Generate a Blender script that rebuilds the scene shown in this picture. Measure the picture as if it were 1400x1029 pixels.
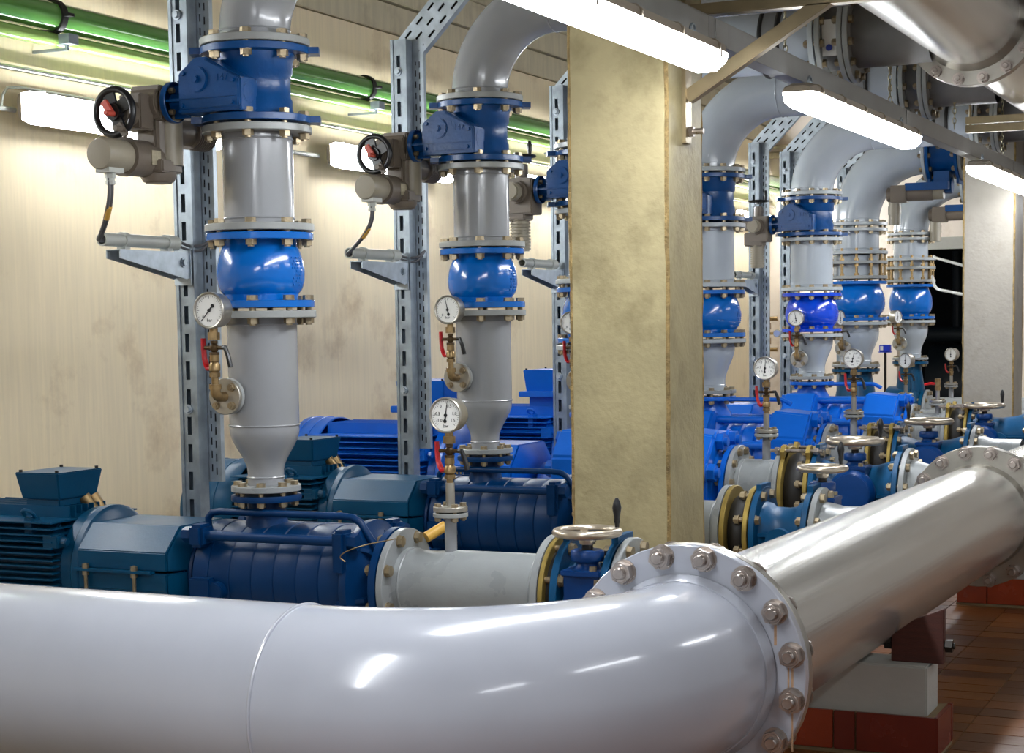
import bpy, bmesh, math, random
from mathutils import Matrix, Vector
random.seed(7)
PI = math.pi
S = bpy.context.scene
C = S.collection
for _o in list(bpy.data.objects):
    bpy.data.objects.remove(_o)

# ------------------------------------------------------------------ camera, world, exposure
cam_d = bpy.data.cameras.new('camera')
cam = bpy.data.objects.new('camera', cam_d)
C.objects.link(cam)
S.camera = cam
cam_d.sensor_width = 36.0
cam_d.lens = 2374.04 / 1400 * 36
cam_d.shift_y = (629.19 - 514.5) / 1400
cam_d.clip_start = 0.05
_y, _p, _r = 0.43589, -0.081096, -0.014614
_f = Vector((math.cos(_y) * math.cos(_p), math.sin(_y) * math.cos(_p), math.sin(_p)))
_rt = Vector((math.sin(_y), -math.cos(_y), 0))
_u = _rt.cross(_f)
_r2 = _rt * math.cos(_r) + _u * math.sin(_r)
_u2 = -_rt * math.sin(_r) + _u * math.cos(_r)
cam.matrix_world = Matrix(((_r2.x, _u2.x, -_f.x, 0), (_r2.y, _u2.y, -_f.y, 0), (_r2.z, _u2.z, -_f.z, 1.27), (0, 0, 0, 1)))
W = bpy.data.worlds.new('world')
S.world = W
W.use_nodes = True
W.node_tree.nodes['Background'].inputs[0].default_value = (0.90, 0.93, 1.0, 1)
W.node_tree.nodes['Background'].inputs[1].default_value = 0.40
S.view_settings.view_transform = 'Standard'
S.view_settings.look = 'None'
S.view_settings.exposure = -0.06
S.view_settings.gamma = 1.0
S.view_settings.use_curve_mapping = False
LAMP_WALL, LAMP_RAIL, LAMP_ADDED = 54.0, 48.0, 30.0


# ------------------------------------------------------------------ materials
def s2l(c):
    return tuple((x / 255 / 12.92) if x / 255 <= 0.04045 else ((x / 255 + 0.055) / 1.055) ** 2.4 for x in c)


def mat(name, rgb, rough=0.4, metal=0.0, var=0.12, vscale=6.0, bump=0.0, bscale=60.0, stretch=None, coat=0.0, spots=None, emit=None, spec=0.5):
    m = bpy.data.materials.new(name)
    m.use_nodes = True
    nt = m.node_tree
    b = nt.nodes['Principled BSDF']
    L = nt.links.new
    col = s2l(rgb)
    b.inputs['Roughness'].default_value = rough
    b.inputs['Metallic'].default_value = metal
    b.inputs['Specular IOR Level'].default_value = spec
    if coat:
        b.inputs['Coat Weight'].default_value = coat
        b.inputs['Coat Roughness'].default_value = 0.08
    if emit:
        b.inputs['Base Color'].default_value = (*col, 1)
        b.inputs['Emission Color'].default_value = (*s2l(emit[0]), 1)
        b.inputs['Emission Strength'].default_value = emit[1]
        return m
    tc = nt.nodes.new('ShaderNodeTexCoord')
    mp = nt.nodes.new('ShaderNodeMapping')
    L(tc.outputs['Object'], mp.inputs[0])
    if stretch:
        mp.inputs['Scale'].default_value = stretch
    n = nt.nodes.new('ShaderNodeTexNoise')
    n.inputs['Scale'].default_value = vscale
    n.inputs['Detail'].default_value = 5
    L(mp.outputs[0], n.inputs['Vector'])
    r = nt.nodes.new('ShaderNodeValToRGB')
    r.color_ramp.elements[0].position = 0.3
    r.color_ramp.elements[1].position = 0.7
    r.color_ramp.elements[0].color = (*[c * (1 - var) for c in col], 1)
    r.color_ramp.elements[1].color = (*[min(1, c * (1 + var)) for c in col], 1)
    L(n.outputs[0], r.inputs[0])
    out = r.outputs[0]
    if spots:                                            # stains: (rgb, scale, low, high, amount)
        n2 = nt.nodes.new('ShaderNodeTexNoise')
        n2.inputs['Scale'].default_value = spots[1]
        n2.inputs['Detail'].default_value = 8
        n2.inputs['Roughness'].default_value = 0.65
        L(mp.outputs[0] if not stretch else tc.outputs['Object'], n2.inputs['Vector'])
        mr = nt.nodes.new('ShaderNodeMapRange')
        mr.inputs[1].default_value, mr.inputs[2].default_value = spots[2], spots[3]
        mr.inputs[4].default_value = spots[4]
        L(n2.outputs[0], mr.inputs[0])
        mx = nt.nodes.new('ShaderNodeMix')
        mx.data_type = 'RGBA'
        L(mr.outputs[0], mx.inputs[0])
        L(out, mx.inputs[6])
        mx.inputs[7].default_value = (*s2l(spots[0]), 1)
        out = mx.outputs[2]
    L(out, b.inputs['Base Color'])
    rr = nt.nodes.new('ShaderNodeMapRange')
    rr.inputs[3].default_value, rr.inputs[4].default_value = rough * 0.8, min(1, rough * 1.25)
    L(n.outputs[0], rr.inputs[0])
    L(rr.outputs[0], b.inputs['Roughness'])
    if bump:
        n3 = nt.nodes.new('ShaderNodeTexNoise')
        n3.inputs['Scale'].default_value = bscale
        n3.inputs['Detail'].default_value = 4
        L(mp.outputs[0], n3.inputs['Vector'])
        bp = nt.nodes.new('ShaderNodeBump')
        bp.inputs['Strength'].default_value = bump
        bp.inputs['Distance'].default_value = 0.01
        L(n3.outputs[0], bp.inputs['Height'])
        L(bp.outputs[0], b.inputs['Normal'])
    return m


GREY = mat('grey pipe paint', (142, 144, 147), 0.24, 0, 0.05, 5, 0.05, 25, coat=0.3)
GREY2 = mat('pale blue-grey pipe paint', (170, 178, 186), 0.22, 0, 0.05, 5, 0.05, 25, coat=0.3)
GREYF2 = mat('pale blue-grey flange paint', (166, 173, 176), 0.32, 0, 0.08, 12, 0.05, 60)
GREYF = mat('grey flange paint', (146, 149, 147), 0.34, 0, 0.08, 12, 0.05, 60)
BIGGREY = mat('lavender grey pipe paint', (182, 186, 196), 0.2, 0, 0.04, 4, 0.06, 9, coat=0.5)
GREYD = mat('dull grey pipe paint', (120, 121, 122), 0.4, 0, 0.12, 8, 0.05, 40)
WHITEG = mat('pale grey paint', (140, 144, 145), 0.28, 0, 0.10, 7, 0.08, 40, spots=((104, 96, 86), 7, 0.58, 0.8, 0.55))
BLUEC = mat('bright blue check valve enamel', (0, 98, 184), 0.17, 0, 0.08, 5, 0.06, 30, coat=0.3)
BLUEU = mat('ultramarine check valve enamel', (0, 68, 206), 0.17, 0, 0.08, 5, 0.06, 30, coat=0.5)
BLUEV = mat('deep blue valve enamel', (0, 68, 128), 0.3, 0, 0.15, 9, 0.08, 90, spec=0.4)
NAVY = mat('navy pump paint', (0, 46, 90), 0.36, 0, 0.16, 7, 0.06, 120, spots=((110, 84, 70), 14, 0.68, 0.85, 0.4), spec=0.22)
TEAL = mat('teal motor paint', (0, 66, 100), 0.34, 0, 0.14, 6, 0.05, 80, spots=((125, 115, 90), 11, 0.68, 0.88, 0.35), spec=0.28)
PBLUE = mat('bright blue pump paint', (0, 92, 192), 0.32, 0, 0.08, 6, 0.06, 70, coat=0.1, spec=0.4)
TEAL2 = mat('petrol blue valve paint', (0, 72, 114), 0.38, 0, 0.15, 9, 0.06, 80, spec=0.3)
BLUEG = mat('gate valve blue', (0, 56, 118), 0.34, 0, 0.14, 9, 0.06, 80, spec=0.35)
BOLT = mat('zinc plated bolt', (158, 144, 118), 0.36, 0.75, 0.3, 30, spots=((110, 85, 55), 50, 0.55, 0.75, 0.7))
SSB = mat('stainless nut', (178, 168, 160), 0.28, 0.9, 0.2, 30)
GALV = mat('galvanised steel', (150, 160, 168), 0.42, 0.72, 0.25, 14, 0.04, 60)
GALVL = mat('bright galvanised steel', (176, 186, 194), 0.4, 0.6, 0.2, 18, 0.04, 60)
STEEL = mat('brushed stainless pipe', (206, 204, 196), 0.24, 0.7, 0.12, 3, 0.05, 12, stretch=(0.2, 9, 9))
STEELF = mat('stainless flange', (176, 172, 162), 0.36, 0.85, 0.14, 9)
ARM = mat('weathered stainless section', (150, 135, 105), 0.38, 0.8, 0.25, 6, 0.05, 40)
BRASS = mat('yellow passivated steel', (162, 140, 74), 0.4, 0.6, 0.25, 12)
BRONZE = mat('old bronze fitting', (150, 126, 88), 0.36, 0.8, 0.3, 40)
DBRONZE = mat('dark bronze fitting', (86, 68, 46), 0.4, 0.75, 0.3, 40)
RUBBER = mat('black rubber', (22, 20, 18), 0.55, 0, 0.2, 12)
BLACK = mat('black plastic', (18, 19, 22), 0.32, 0, 0.1, 12)
DARKST = mat('dark steel stem', (48, 44, 40), 0.4, 0.6, 0.2, 20)
RED = mat('red lever sleeve', (190, 16, 24), 0.35, 0, 0.1, 20)
REDP = mat('faded red lever', (196, 82, 66), 0.45, 0, 0.1, 20)
ACT = mat('taupe actuator paint', (106, 96, 84), 0.4, 0, 0.08, 9, 0.06, 90)
ACTL = mat('light taupe actuator paint', (142, 134, 116), 0.4, 0, 0.08, 9, 0.05, 90)
ALU = mat('cast aluminium handwheel', (190, 178, 160), 0.3, 0.85, 0.15, 12)
PVC = mat('pale grey plastic conduit', (176, 178, 170), 0.38, 0, 0.06, 8)
CABLE = mat('grey cable', (92, 92, 94), 0.45, 0, 0.1, 20)
CABLEW = mat('white cable', (206, 206, 200), 0.45, 0, 0.06, 20)
YELLOW = mat('yellow plastic', (214, 168, 74), 0.4, 0, 0.08, 20)
GREEN = mat('green pipe enamel', (92, 146, 68), 0.14, 0, 0.06, 6, coat=0.6)
GREENL = mat('light green pipe enamel', (158, 192, 104), 0.16, 0, 0.06, 6, coat=0.6)
CHROME = mat('polished thin pipe', (205, 205, 200), 0.2, 0.9, 0.08, 8)
DIAL = mat('white dial', (236, 236, 232), 0.4, 0, 0.02, 8)
INK = mat('black print', (20, 20, 22), 0.6, 0, 0.0, 8)
INKB = mat('blue print', (30, 50, 140), 0.6, 0, 0.0, 8)
LABEL = mat('white sticker', (222, 222, 218), 0.45, 0, 0.04, 20)
PLATE = mat('aluminium nameplate', (176, 166, 140), 0.42, 0.5, 0.2, 60)
WALLM = mat('formwork concrete wall', (246, 228, 192), 0.6, 0, 0.045, 9, 0.08, 50, stretch=(7, 7, 0.35), spots=((172, 134, 82), 2.1, 0.55, 0.78, 0.7))
BEAMM = mat('concrete beam', (206, 196, 168), 0.7, 0, 0.10, 5, 0.2, 30, stretch=(5, 5, 0.6), spots=((150, 135, 105), 3, 0.58, 0.75, 0.5))
ENDM = mat('end wall plaster', (246, 234, 220), 0.7, 0, 0.05, 3, 0.1, 40, spots=((176, 150, 105), 2, 0.55, 0.75, 0.5))
PIL1 = mat('olive concrete pillar', (164, 152, 114), 0.6, 0, 0.14, 5, 0.25, 45, spots=((112, 100, 66), 5.5, 0.5, 0.78, 0.75))
PIL2 = mat('grey concrete pillar', (156, 150, 139), 0.6, 0, 0.12, 5, 0.2, 45, spots=((122, 116, 104), 5, 0.5, 0.75, 0.7))
ARRIS = mat('rough concrete arris', (140, 118, 74), 0.8, 0, 0.4, 24, 0.8, 90)
CEIL = mat('dark ceiling concrete', (116, 110, 98), 0.85, 0, 0.12, 3, 0.15, 30)
TILE = mat('brown quarry tile', (116, 72, 36), 0.35, 0, 0.22, 4, 0.1, 40, spots=((96, 58, 36), 5, 0.52, 0.75, 0.7))
GROUT = mat('tile grout', (128, 108, 76), 0.8, 0, 0.15, 20)
PLINTHT = mat('glazed terracotta tile', (150, 58, 28), 0.25, 0, 0.12, 9)
PLINTHD = mat('dark glazed terracotta tile', (112, 40, 26), 0.25, 0, 0.12, 9)
PEDM = mat('painted concrete pedestal', (178, 178, 170), 0.6, 0, 0.06, 6, 0.1, 50)
WOOD = mat('dark brown painted timber', (74, 34, 24), 0.5, 0, 0.2, 6, 0.2, 40, stretch=(2, 2, 20))
SHELL = mat('grey lamp housing', (150, 140, 124), 0.4, 0, 0.06, 10)
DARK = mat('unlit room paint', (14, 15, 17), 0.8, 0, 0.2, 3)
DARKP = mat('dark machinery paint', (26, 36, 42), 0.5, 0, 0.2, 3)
RAILM = mat('zinc cable tray', (140, 140, 136), 0.42, 0.5, 0.12, 8)
CHAIN = mat('galvanised chain', (170, 165, 140), 0.35, 0.8, 0.2, 40)
MESHM = mat('brass coloured guard mesh', (170, 150, 95), 0.45, 0.5, 0.15, 20)
SOLE = mat('concrete machine plinth', (150, 146, 136), 0.75, 0, 0.12, 6, 0.15, 40)


def lampmat(name, k):
    return mat(name, (240, 240, 240), 0.4, emit=((246, 250, 255), k))


LW, LR, LADD = lampmat('lit wall lamp diffuser', LAMP_WALL), lampmat('lit rail lamp diffuser', LAMP_RAIL), lampmat('added fill lamp diffuser', LAMP_ADDED)


# ------------------------------------------------------------------ mesh building
def T(x=0, y=0, z=0):
    return Matrix.Translation((x, y, z))


def RX(d):
    return Matrix.Rotation(math.radians(d), 4, 'X')


def RY(d):
    return Matrix.Rotation(math.radians(d), 4, 'Y')


def RZ(d):
    return Matrix.Rotation(math.radians(d), 4, 'Z')


class MB:
    def __init__(s):
        s.v, s.f = [], []

    def add(s, vs, fs, M=None):
        k = len(s.v)
        s.v += [tuple(M @ Vector(p)) for p in vs] if M else [tuple(p) for p in vs]
        s.f += [tuple(i + k for i in f) for f in fs]
        return s

    def lathe(s, prof, n=32, M=None, closed=False):
        vs, fs, rings = [], [], []
        for r, z in prof:
            if r < 1e-6:
                rings.append([len(vs)] * n)
                vs.append((0, 0, z))
            else:
                rings.append(list(range(len(vs), len(vs) + n)))
                vs += [(r * math.cos(2 * PI * i / n), r * math.sin(2 * PI * i / n), z) for i in range(n)]
        pairs = list(zip(rings, rings[1:]))
        if closed:
            pairs.append((rings[-1], rings[0]))
        for a, b in pairs:
            for i in range(n):
                j = (i + 1) % n
                q = []
                for w in (a[i], a[j], b[j], b[i]):
                    if w not in q:
                        q.append(w)
                if len(q) > 2:
                    fs.append(tuple(q))
        return s.add(vs, fs, M)

    def cyl(s, r, z0, z1, n=20, M=None, r2=None):
        r2 = r if r2 is None else r2
        return s.lathe([(0, z0), (r, z0), (r2, z1), (0, z1)], n, M)

    def box(s, x0, x1, y0, y1, z0, z1, M=None):
        vs = [(x, y, z) for z in (z0, z1) for y in (y0, y1) for x in (x0, x1)]
        return s.add(vs, [(0, 2, 3, 1), (4, 5, 7, 6), (0, 1, 5, 4), (2, 6, 7, 3), (0, 4, 6, 2), (1, 3, 7, 5)], M)

    def prism(s, poly, z0, z1, M=None, poly2=None):
        n = len(poly)
        vs = [(x, y, z0) for x, y in poly] + [(x, y, z1) for x, y in (poly2 or poly)]
        fs = [tuple(range(n - 1, -1, -1)), tuple(range(n, 2 * n))] + [(i, (i + 1) % n, n + (i + 1) % n, n + i) for i in range(n)]
        return s.add(vs, fs, M)

    def hex(s, r, z0, z1, M=None):
        return s.prism([(r * math.cos(PI / 3 * i), r * math.sin(PI / 3 * i)) for i in range(6)], z0, z1, M)

    def torus(s, R, r, n=36, m=10, M=None):
        vs = [((R + r * math.cos(2 * PI * j / m)) * math.cos(2 * PI * i / n), (R + r * math.cos(2 * PI * j / m)) * math.sin(2 * PI * i / n), r * math.sin(2 * PI * j / m)) for i in range(n) for j in range(m)]
        fs = [(i * m + j, ((i + 1) % n) * m + j, ((i + 1) % n) * m + (j + 1) % m, i * m + (j + 1) % m) for i in range(n) for j in range(m)]
        return s.add(vs, fs, M)

    def tube(s, pts, r, n=12, M=None, caps=True):
        pts = [Vector(p) for p in pts]
        rs = r if isinstance(r, (list, tuple)) else [r] * len(pts)
        vs, fs = [], []
        t = (pts[1] - pts[0]).normalized()
        up = Vector((0, 0, 1)) if abs(t.z) < 0.9 else Vector((1, 0, 0))
        a = t.cross(up).normalized()
        for i, p in enumerate(pts):
            d = ((pts[min(i + 1, len(pts) - 1)] - p).normalized() + (p - pts[max(i - 1, 0)]).normalized())
            d = d.normalized() if d.length > 1e-9 else t
            a = (a - d * a.dot(d)).normalized()
            b = d.cross(a)
            vs += [tuple(p + (a * math.cos(2 * PI * k / n) + b * math.sin(2 * PI * k / n)) * rs[i]) for k in range(n)]
        for i in range(len(pts) - 1):
            fs += [(i * n + k, i * n + (k + 1) % n, (i + 1) * n + (k + 1) % n, (i + 1) * n + k) for k in range(n)]
        if caps:
            fs += [tuple(range(n)), tuple(range((len(pts) - 1) * n, len(pts) * n))]
        return s.add(vs, fs, M)

    def mesh(s, name, m, bev=0.0, sharp=38):
        me = bpy.data.meshes.new(name)
        me.from_pydata(s.v, [], s.f)
        bm = bmesh.new()
        bm.from_mesh(me)
        bmesh.ops.recalc_face_normals(bm, faces=bm.faces)
        if bev:
            ed = [e for e in bm.edges if len(e.link_faces) == 2 and e.calc_face_angle(0) > 0.6]
            bmesh.ops.bevel(bm, geom=ed, offset=bev, segments=2, affect='EDGES', clamp_overlap=True)
        bm.to_mesh(me)
        bm.free()
        me.shade_smooth()
        me.set_sharp_from_angle(angle=math.radians(sharp))
        if m:
            me.materials.append(m)
        return me


CACHE = {}


def cached(key, fn):
    if key not in CACHE:
        CACHE[key] = fn()
    return CACHE[key]


def put(name, me, parent=None, M=None):
    o = bpy.data.objects.new(name, me)
    C.objects.link(o)
    if parent:
        o.parent = parent
    if M is not None:
        o.matrix_basis = M
    return o


def part(name, mb, m, parent, M=None, bev=0.0, sharp=38, label=None, key=None):
    me = cached(key, lambda: mb().mesh(name, m, bev, sharp)) if key else mb.mesh(name, m, bev, sharp)
    o = put(name, me, parent, M)
    if label:
        o['label'] = label
    return o


def tag(o, label, cat, group=None):
    o['label'] = label
    o['category'] = cat
    if group:
        o['group'] = group
    return o


def thing(name, label, cat, M=None, group=None):
    return tag(put(name, None, None, M if M is not None else Matrix()), label, cat, group)


def struct(name, mb, m, bev=0.0, M=None):
    o = part(name, mb, m, None, M, bev)
    o['kind'] = 'structure'
    return o


def smooth(pts, k=6):
    P = [Vector(p) for p in pts]
    P = [P[0] * 2 - P[1]] + P + [P[-1] * 2 - P[-2]]
    out = []
    for i in range(1, len(P) - 2):
        a, b, c, d = P[i - 1:i + 3]
        for j in range(k):
            u = j / k
            out.append(.5 * (2 * b + (c - a) * u + (2 * a - 5 * b + 4 * c - d) * u * u + (3 * b - a - 3 * c + d) * u ** 3))
    return out + [P[-2]]


def arc(c, r, a0, a1, ax, ay, n=14):
    c, ax, ay = Vector(c), Vector(ax), Vector(ay)
    return [c + ax * (r * math.cos(math.radians(a0 + (a1 - a0) * i / n))) + ay * (r * math.sin(math.radians(a0 + (a1 - a0) * i / n))) for i in range(n + 1)]


# ------------------------------------------------------------------ common fittings
def bolt_mesh(d, lo, hi, m=BOLT, fine=False):
    def f():
        b = MB()
        b.cyl(d / 2, lo - d * 1.15, hi + d * 0.3, 10)
        b.hex(d * 0.86, hi + d * 0.08, hi + d * 0.78)
        b.hex(d * 0.86, lo - d * 0.9, lo - d * 0.06)
        b.cyl(d * 0.98, hi, hi + d * 0.1, 14)
        b.cyl(d * 0.98, lo - d * 0.1, lo, 14)
        if fine:                                        # domed nut end and stud
            b.lathe([(d * 0.70, lo - d * 0.89), (d * 0.66, lo - d * 0.95), (0, lo - d * 0.95)], 18)
            b.lathe([(d * 0.46, lo - d * 0.9), (d * 0.46, lo - d * 1.28), (d * 0.38, lo - d * 1.38), (0, lo - d * 1.36)], 14)
        return b.mesh('bolt', m, 0.0)
    return cached(('bolt', d, round(lo, 4), round(hi, 4), m.name, fine), f)


def ring(R, rin, z0, z1, ch=0.002, n=48):
    return MB().lathe([(rin, z0), (R - ch, z0), (R, z0 + ch), (R, z1 - ch), (R - ch, z1), (rin, z1)], n, None, True)


def flange(th, z0, z1, R, rin, m, bolts=None, M=None, name='flange', lugs=False):
    """a ring flange along local z; bolts = (count, circle radius, diameter, low face, high face, material)"""
    def f():
        b = ring(R, rin, z0, z1)
        if lugs:
            for a in (-62, 118):
                b.box(R * 0.86, R * 1.17, -0.035, 0.035, z0 + 0.001, z1 - 0.001, RZ(a))
        return b
    fl = part(name, f, m, th, M, key=('fl', round(z0, 4), round(z1, 4), R, round(rin, 4), m.name, lugs))
    if bolts:
        n, Rb, d, lo, hi = bolts[:5]
        bm_ = bolts[5] if len(bolts) > 5 else BOLT
        me = bolt_mesh(d, lo, hi, bm_, len(bolts) > 6)
        for i in range(n):
            a = 2 * PI * (i + 0.5) / n
            put('bolt', me, fl, T(Rb * math.cos(a), Rb * math.sin(a), 0) @ RZ(random.choice((0, 10, 22, 35, 48))))
    return fl


DN = {100: (.057, .110, .0900, 8, .016), 150: (.084, .1425, .120, 8, .019), 200: (.1095, .170, .1475, 8, .020), 250: (.1365, .1975, .175, 12, .020), 300: (.162, .2225, .200, 12, .020), 400: (.203, .2825, .2575, 16, .027)}
FT = .022      # flange thickness


def weld(r, z, w=0.006):
    return MB().torus(r, w * 0.55, 48, 6, T(0, 0, z))


def seams(t, r, m, *Ms):
    for M in Ms:
        part('weld_seam', lambda: MB().torus(r, .0035, 48, 6), m, t, M, key=('seam', r, m.name))


def text_mesh(body, size, m, key=None, ext=0.0003):
    def f():
        cu = bpy.data.curves.new('txt', 'FONT')
        cu.body, cu.size, cu.align_x, cu.align_y, cu.extrude = body, size, 'CENTER', 'CENTER', ext
        cu.resolution_u = 2
        o = bpy.data.objects.new('txt', cu)
        C.objects.link(o)
        bpy.context.view_layer.update()
        me = bpy.data.meshes.new_from_object(o.evaluated_get(bpy.context.evaluated_depsgraph_get()))
        bpy.data.objects.remove(o)
        me.materials.clear()
        me.materials.append(m)
        me.name = 'lettering'
        return me
    return cached(('txt', body, size, m.name), f)


# pressure gauge stack; local frame: z up, dial faces local -X, origin at the foot of the pipe stub
FACE = Matrix(((0, 0, -1, 0), (-1, 0, 0, 0), (0, 1, 0, 0), (0, 0, 0, 1)))     # local z -> -X, x -> -Y, y -> Z


def gauge_head(th, z, R=0.052, needle=5, dx=0.0, nums=None, spin=0):
    G = T(dx, 0, z) @ RZ(spin) @ FACE

    def case():
        return MB().lathe([(0, -0.052), (R * .9, -0.052), (R * .96, -0.048), (R * .96, -0.012), (R * 1.04, -0.010), (R * 1.04, 0.004), (R * .98, 0.007), (R * .92, 0.005), (R * .90, -0.002), (0, -0.002)], 40)
    c = part('gauge_case', case, STEELF, th, G, key=('gcase', R))
    part('dial', lambda: MB().cyl(R * .9, -0.002, 0.0005, 40), DIAL, c, key=('dial', R))

    def marks():
        b = MB()
        for i in range(31):
            a = math.radians(225 - i * 9)
            l = .16 if i % 5 == 0 else .07
            b.box(R * (.84 - l), R * .84, -R * .010, R * .010, 0.0006, 0.0010, Matrix.Rotation(a, 4, 'Z'))
        return b
    part('dial_marks', marks, INK, c, key=('marks', R))
    for tx, a, rr in (nums or ()):
        put('lettering', text_mesh(tx, R * .26, INK), c, T(R * rr * math.cos(math.radians(a)), R * rr * math.sin(math.radians(a)), 0.001))

    def needle_b():
        b = MB()
        b.prism([(-R * .05, -R * .34), (R * .05, -R * .34), (R * .035, 0), (R * .008, R * .8), (-R * .008, R * .8), (-R * .035, 0)], 0.0014, 0.0026)
        b.cyl(R * .10, 0.001, 0.004, 14)
        b.cyl(R * .11, 0.0012, 0.0022, 12, T(0, -R * .34, 0))
        return b
    part('needle', needle_b, INK, c, RZ(-needle), key=('needle', R))
    return c


def cock_stack(th, z0, z1, flip=1, red=True):
    """ball valve with red lever, gauge cock with black lever, couplings, from z0 up to the gauge bottom z1"""
    h = z1 - z0
    k = lambda t: z0 + h * t
    part('pipe_nipple', lambda: MB().cyl(.0105, k(0), k(.16), 16), BRONZE, th, key=('nip', z0, z1))
    bv = part('ball_valve', lambda: MB().hex(.0165, k(.10), k(.18)).lathe([(.012, k(.18)), (.0175, k(.22)), (.0175, k(.32)), (.012, k(.37)), (.015, k(.38)), (.015, k(.45)), (0, k(.45))], 18), BRONZE, th, key=('bv', z0, z1))
    if red:
        def lev():
            b = MB()
            b.tube([(0, .018, k(.26)), (0, .040, k(.25)), (0, .050, k(.30)), (0, .062, k(.42)), (0, .066, k(.62)), (0, .068, k(.80))], [.006, .0075, .0075, .007, .007, .0065], 8, Matrix.Diagonal((1.5, .75, 1, 1)))
            return b
        part('red_lever', lev, RED, bv, RZ(-15 if flip > 0 else 165), label='red sleeved lever', key=('lev', z0, z1))
    part('sealing_ring', lambda: MB().cyl(.0145, k(.45), k(.50), 16), LABEL if h > .2 else BRONZE, th, key=('tape', z0, z1))
    cb = part('gauge_cock', lambda: MB().hex(.0155, k(.50), k(.55)).lathe([(.008, k(.55)), (.014, k(.60)), (.014, k(.66)), (.008, k(.70)), (.011, k(.71)), (.011, k(.76)), (0, k(.76))], 16).cyl(.006, -.034, .034, 8, T(0, 0, k(.63)) @ RX(90)), DBRONZE, th, key=('cock', z0, z1))
    part('cock_lever', lambda: MB().tube([(0, -.030, k(.64)), (-.004, -.042, k(.64)), (-.006, -.054, k(.48)), (-.006, -.062, k(.28))], [.006, .007, .0075, .008], 8), BLACK, cb, label='black cock lever', key=('clev', z0, z1))
    part('coupling', lambda: MB().hex(.0185, k(.77), k(.91)).cyl(.0125, k(.90), k(1.02), 12), BRONZE, th, key=('coup', z0, z1))


SUCT_NUMS = (('-1.0', 215, .52), ('-0.5', 172, .56), ('0', 122, .60), ('0.5', 66, .58), ('1.0', 10, .56), ('1.5', -32, .54), ('bar', -90, .62))
DISCH_NUMS = (('0', 222, .56), ('bar', -90, .55))


def discharge_gauge(M, label, R=.054, needle=-30, spin=0, nz=.265, group=None):
    """side tapping disc with elbow and gauge; local x toward the pipe, origin at the disc face"""
    th = thing('pressure_gauge', label, 'gauge', M, group)
    D = RY(90)
    part('tapping_nozzle', lambda: MB().cyl(.022, .024, .10, 16, D), GREYF, th, key='tapn')
    part('tapping_flange', lambda: MB().lathe([(0, .013), (.057, .013), (.057, .027), (0, .027)], 36, D), GREYF, th, key='tapf')
    bf = part('blind_flange', lambda: MB().lathe([(0, 0), (.055, 0), (.057, .002), (.057, .012), (0, .012)], 36, D), STEELF, th, key='tapb')
    for i in range(4):
        put('bolt', bolt_mesh(.013, 0.0, .027), bf, D @ RZ(45 + 90 * i) @ T(.040, 0, 0))
    part('elbow_fitting', lambda: MB().tube([(.002, 0, 0), (-.025, 0, 0)] + arc((-.025, 0, .022), .022, 270, 180, (1, 0, 0), (0, 0, 1), 6) + [(-.047, 0, .035)], .0155, 14).cyl(.019, .024, .040, 14, T(-.047, 0, 0)), BRONZE, th, key='tape')
    sub = part('valve_pipe', lambda: MB().cyl(.011, .03, .06, 14, T(-.047, 0, 0)), BRONZE, th, key='tapv')
    holder = MB()
    # stack is built straight on the thing, offset by -.047 in x
    th2 = put('gauge_stack', None, th, T(-.047, 0, 0))
    bpy.data.objects.remove(th2)
    stack(th, -.047, .045, nz - R * .95)
    gauge_head(th, nz, R, needle, -.047 - .02, DISCH_NUMS, spin)
    return th


def stack(th, dx, z0, z1):
    before = set(C.objects)
    cock_stack(th, z0, z1)
    for o in set(C.objects) - before:
        if o.parent == th:
            o.matrix_basis = T(dx, 0, 0) @ o.matrix_basis


def suction_gauge(M, label, zfl, zg, R=.050, needle=5, gauge=True, spin=0, nums=SUCT_NUMS, group=None):
    """stub on top of a suction pipe; local z up, origin at the pipe crown"""
    th = thing('pressure_gauge' if gauge else 'drain_tap', label, 'gauge' if gauge else 'tap', M, group)
    part('upper_flange', lambda: ring(.052, .012, zfl + .017, zfl + .032, .0015, 36), STEELF, th, key=('sgu', zfl))
    f = part('lower_flange', lambda: ring(.053, .012, zfl, zfl + .013, .0015, 36), GREYF, th, key=('sgl', zfl))
    part('stub', lambda: MB().cyl(.0185, -.012, zfl + .005, 18), GREY, th, key=('sgs', zfl))
    part('gasket', lambda: MB().cyl(.04, zfl + .012, zfl + .018, 24), RUBBER, th, key=('sgg', zfl))
    for i in range(4):
        put('bolt', bolt_mesh(.012, zfl, zfl + .032), f, RZ(45 + 90 * i) @ T(.040, 0, 0))
    if gauge:
        zs = zfl + .032 + (zg - R - zfl - .032) * .30
        part('riser_pipe', lambda: MB().cyl(.0135, zfl + .03, zs + .004, 16), STEELF, th, key=('sgr', zfl, zg))
        stack(th, 0, zs, zg - R * .95)
        gauge_head(th, zg, R, needle, -.02, nums, spin)
    else:
        part('riser_pipe', lambda: MB().cyl(.0125, zfl + .03, zg - .03, 16), STEELF, th, key=('sgr2', zfl, zg))
        bv = part('ball_valve', lambda: MB().cyl(.017, zg - .035, zg + .035, 14).hex(.02, zg - .03, zg - .015).hex(.02, zg + .015, zg + .04), BRONZE, th, key=('tapbv', zg))
        part('red_lever', lambda: MB().tube([(0, .016, zg + .006), (0, .05, zg + .008), (0, .085, zg)], .0085, 8), RED, bv, label='red sleeved lever', key=('taplev', zg))
    return th


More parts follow.
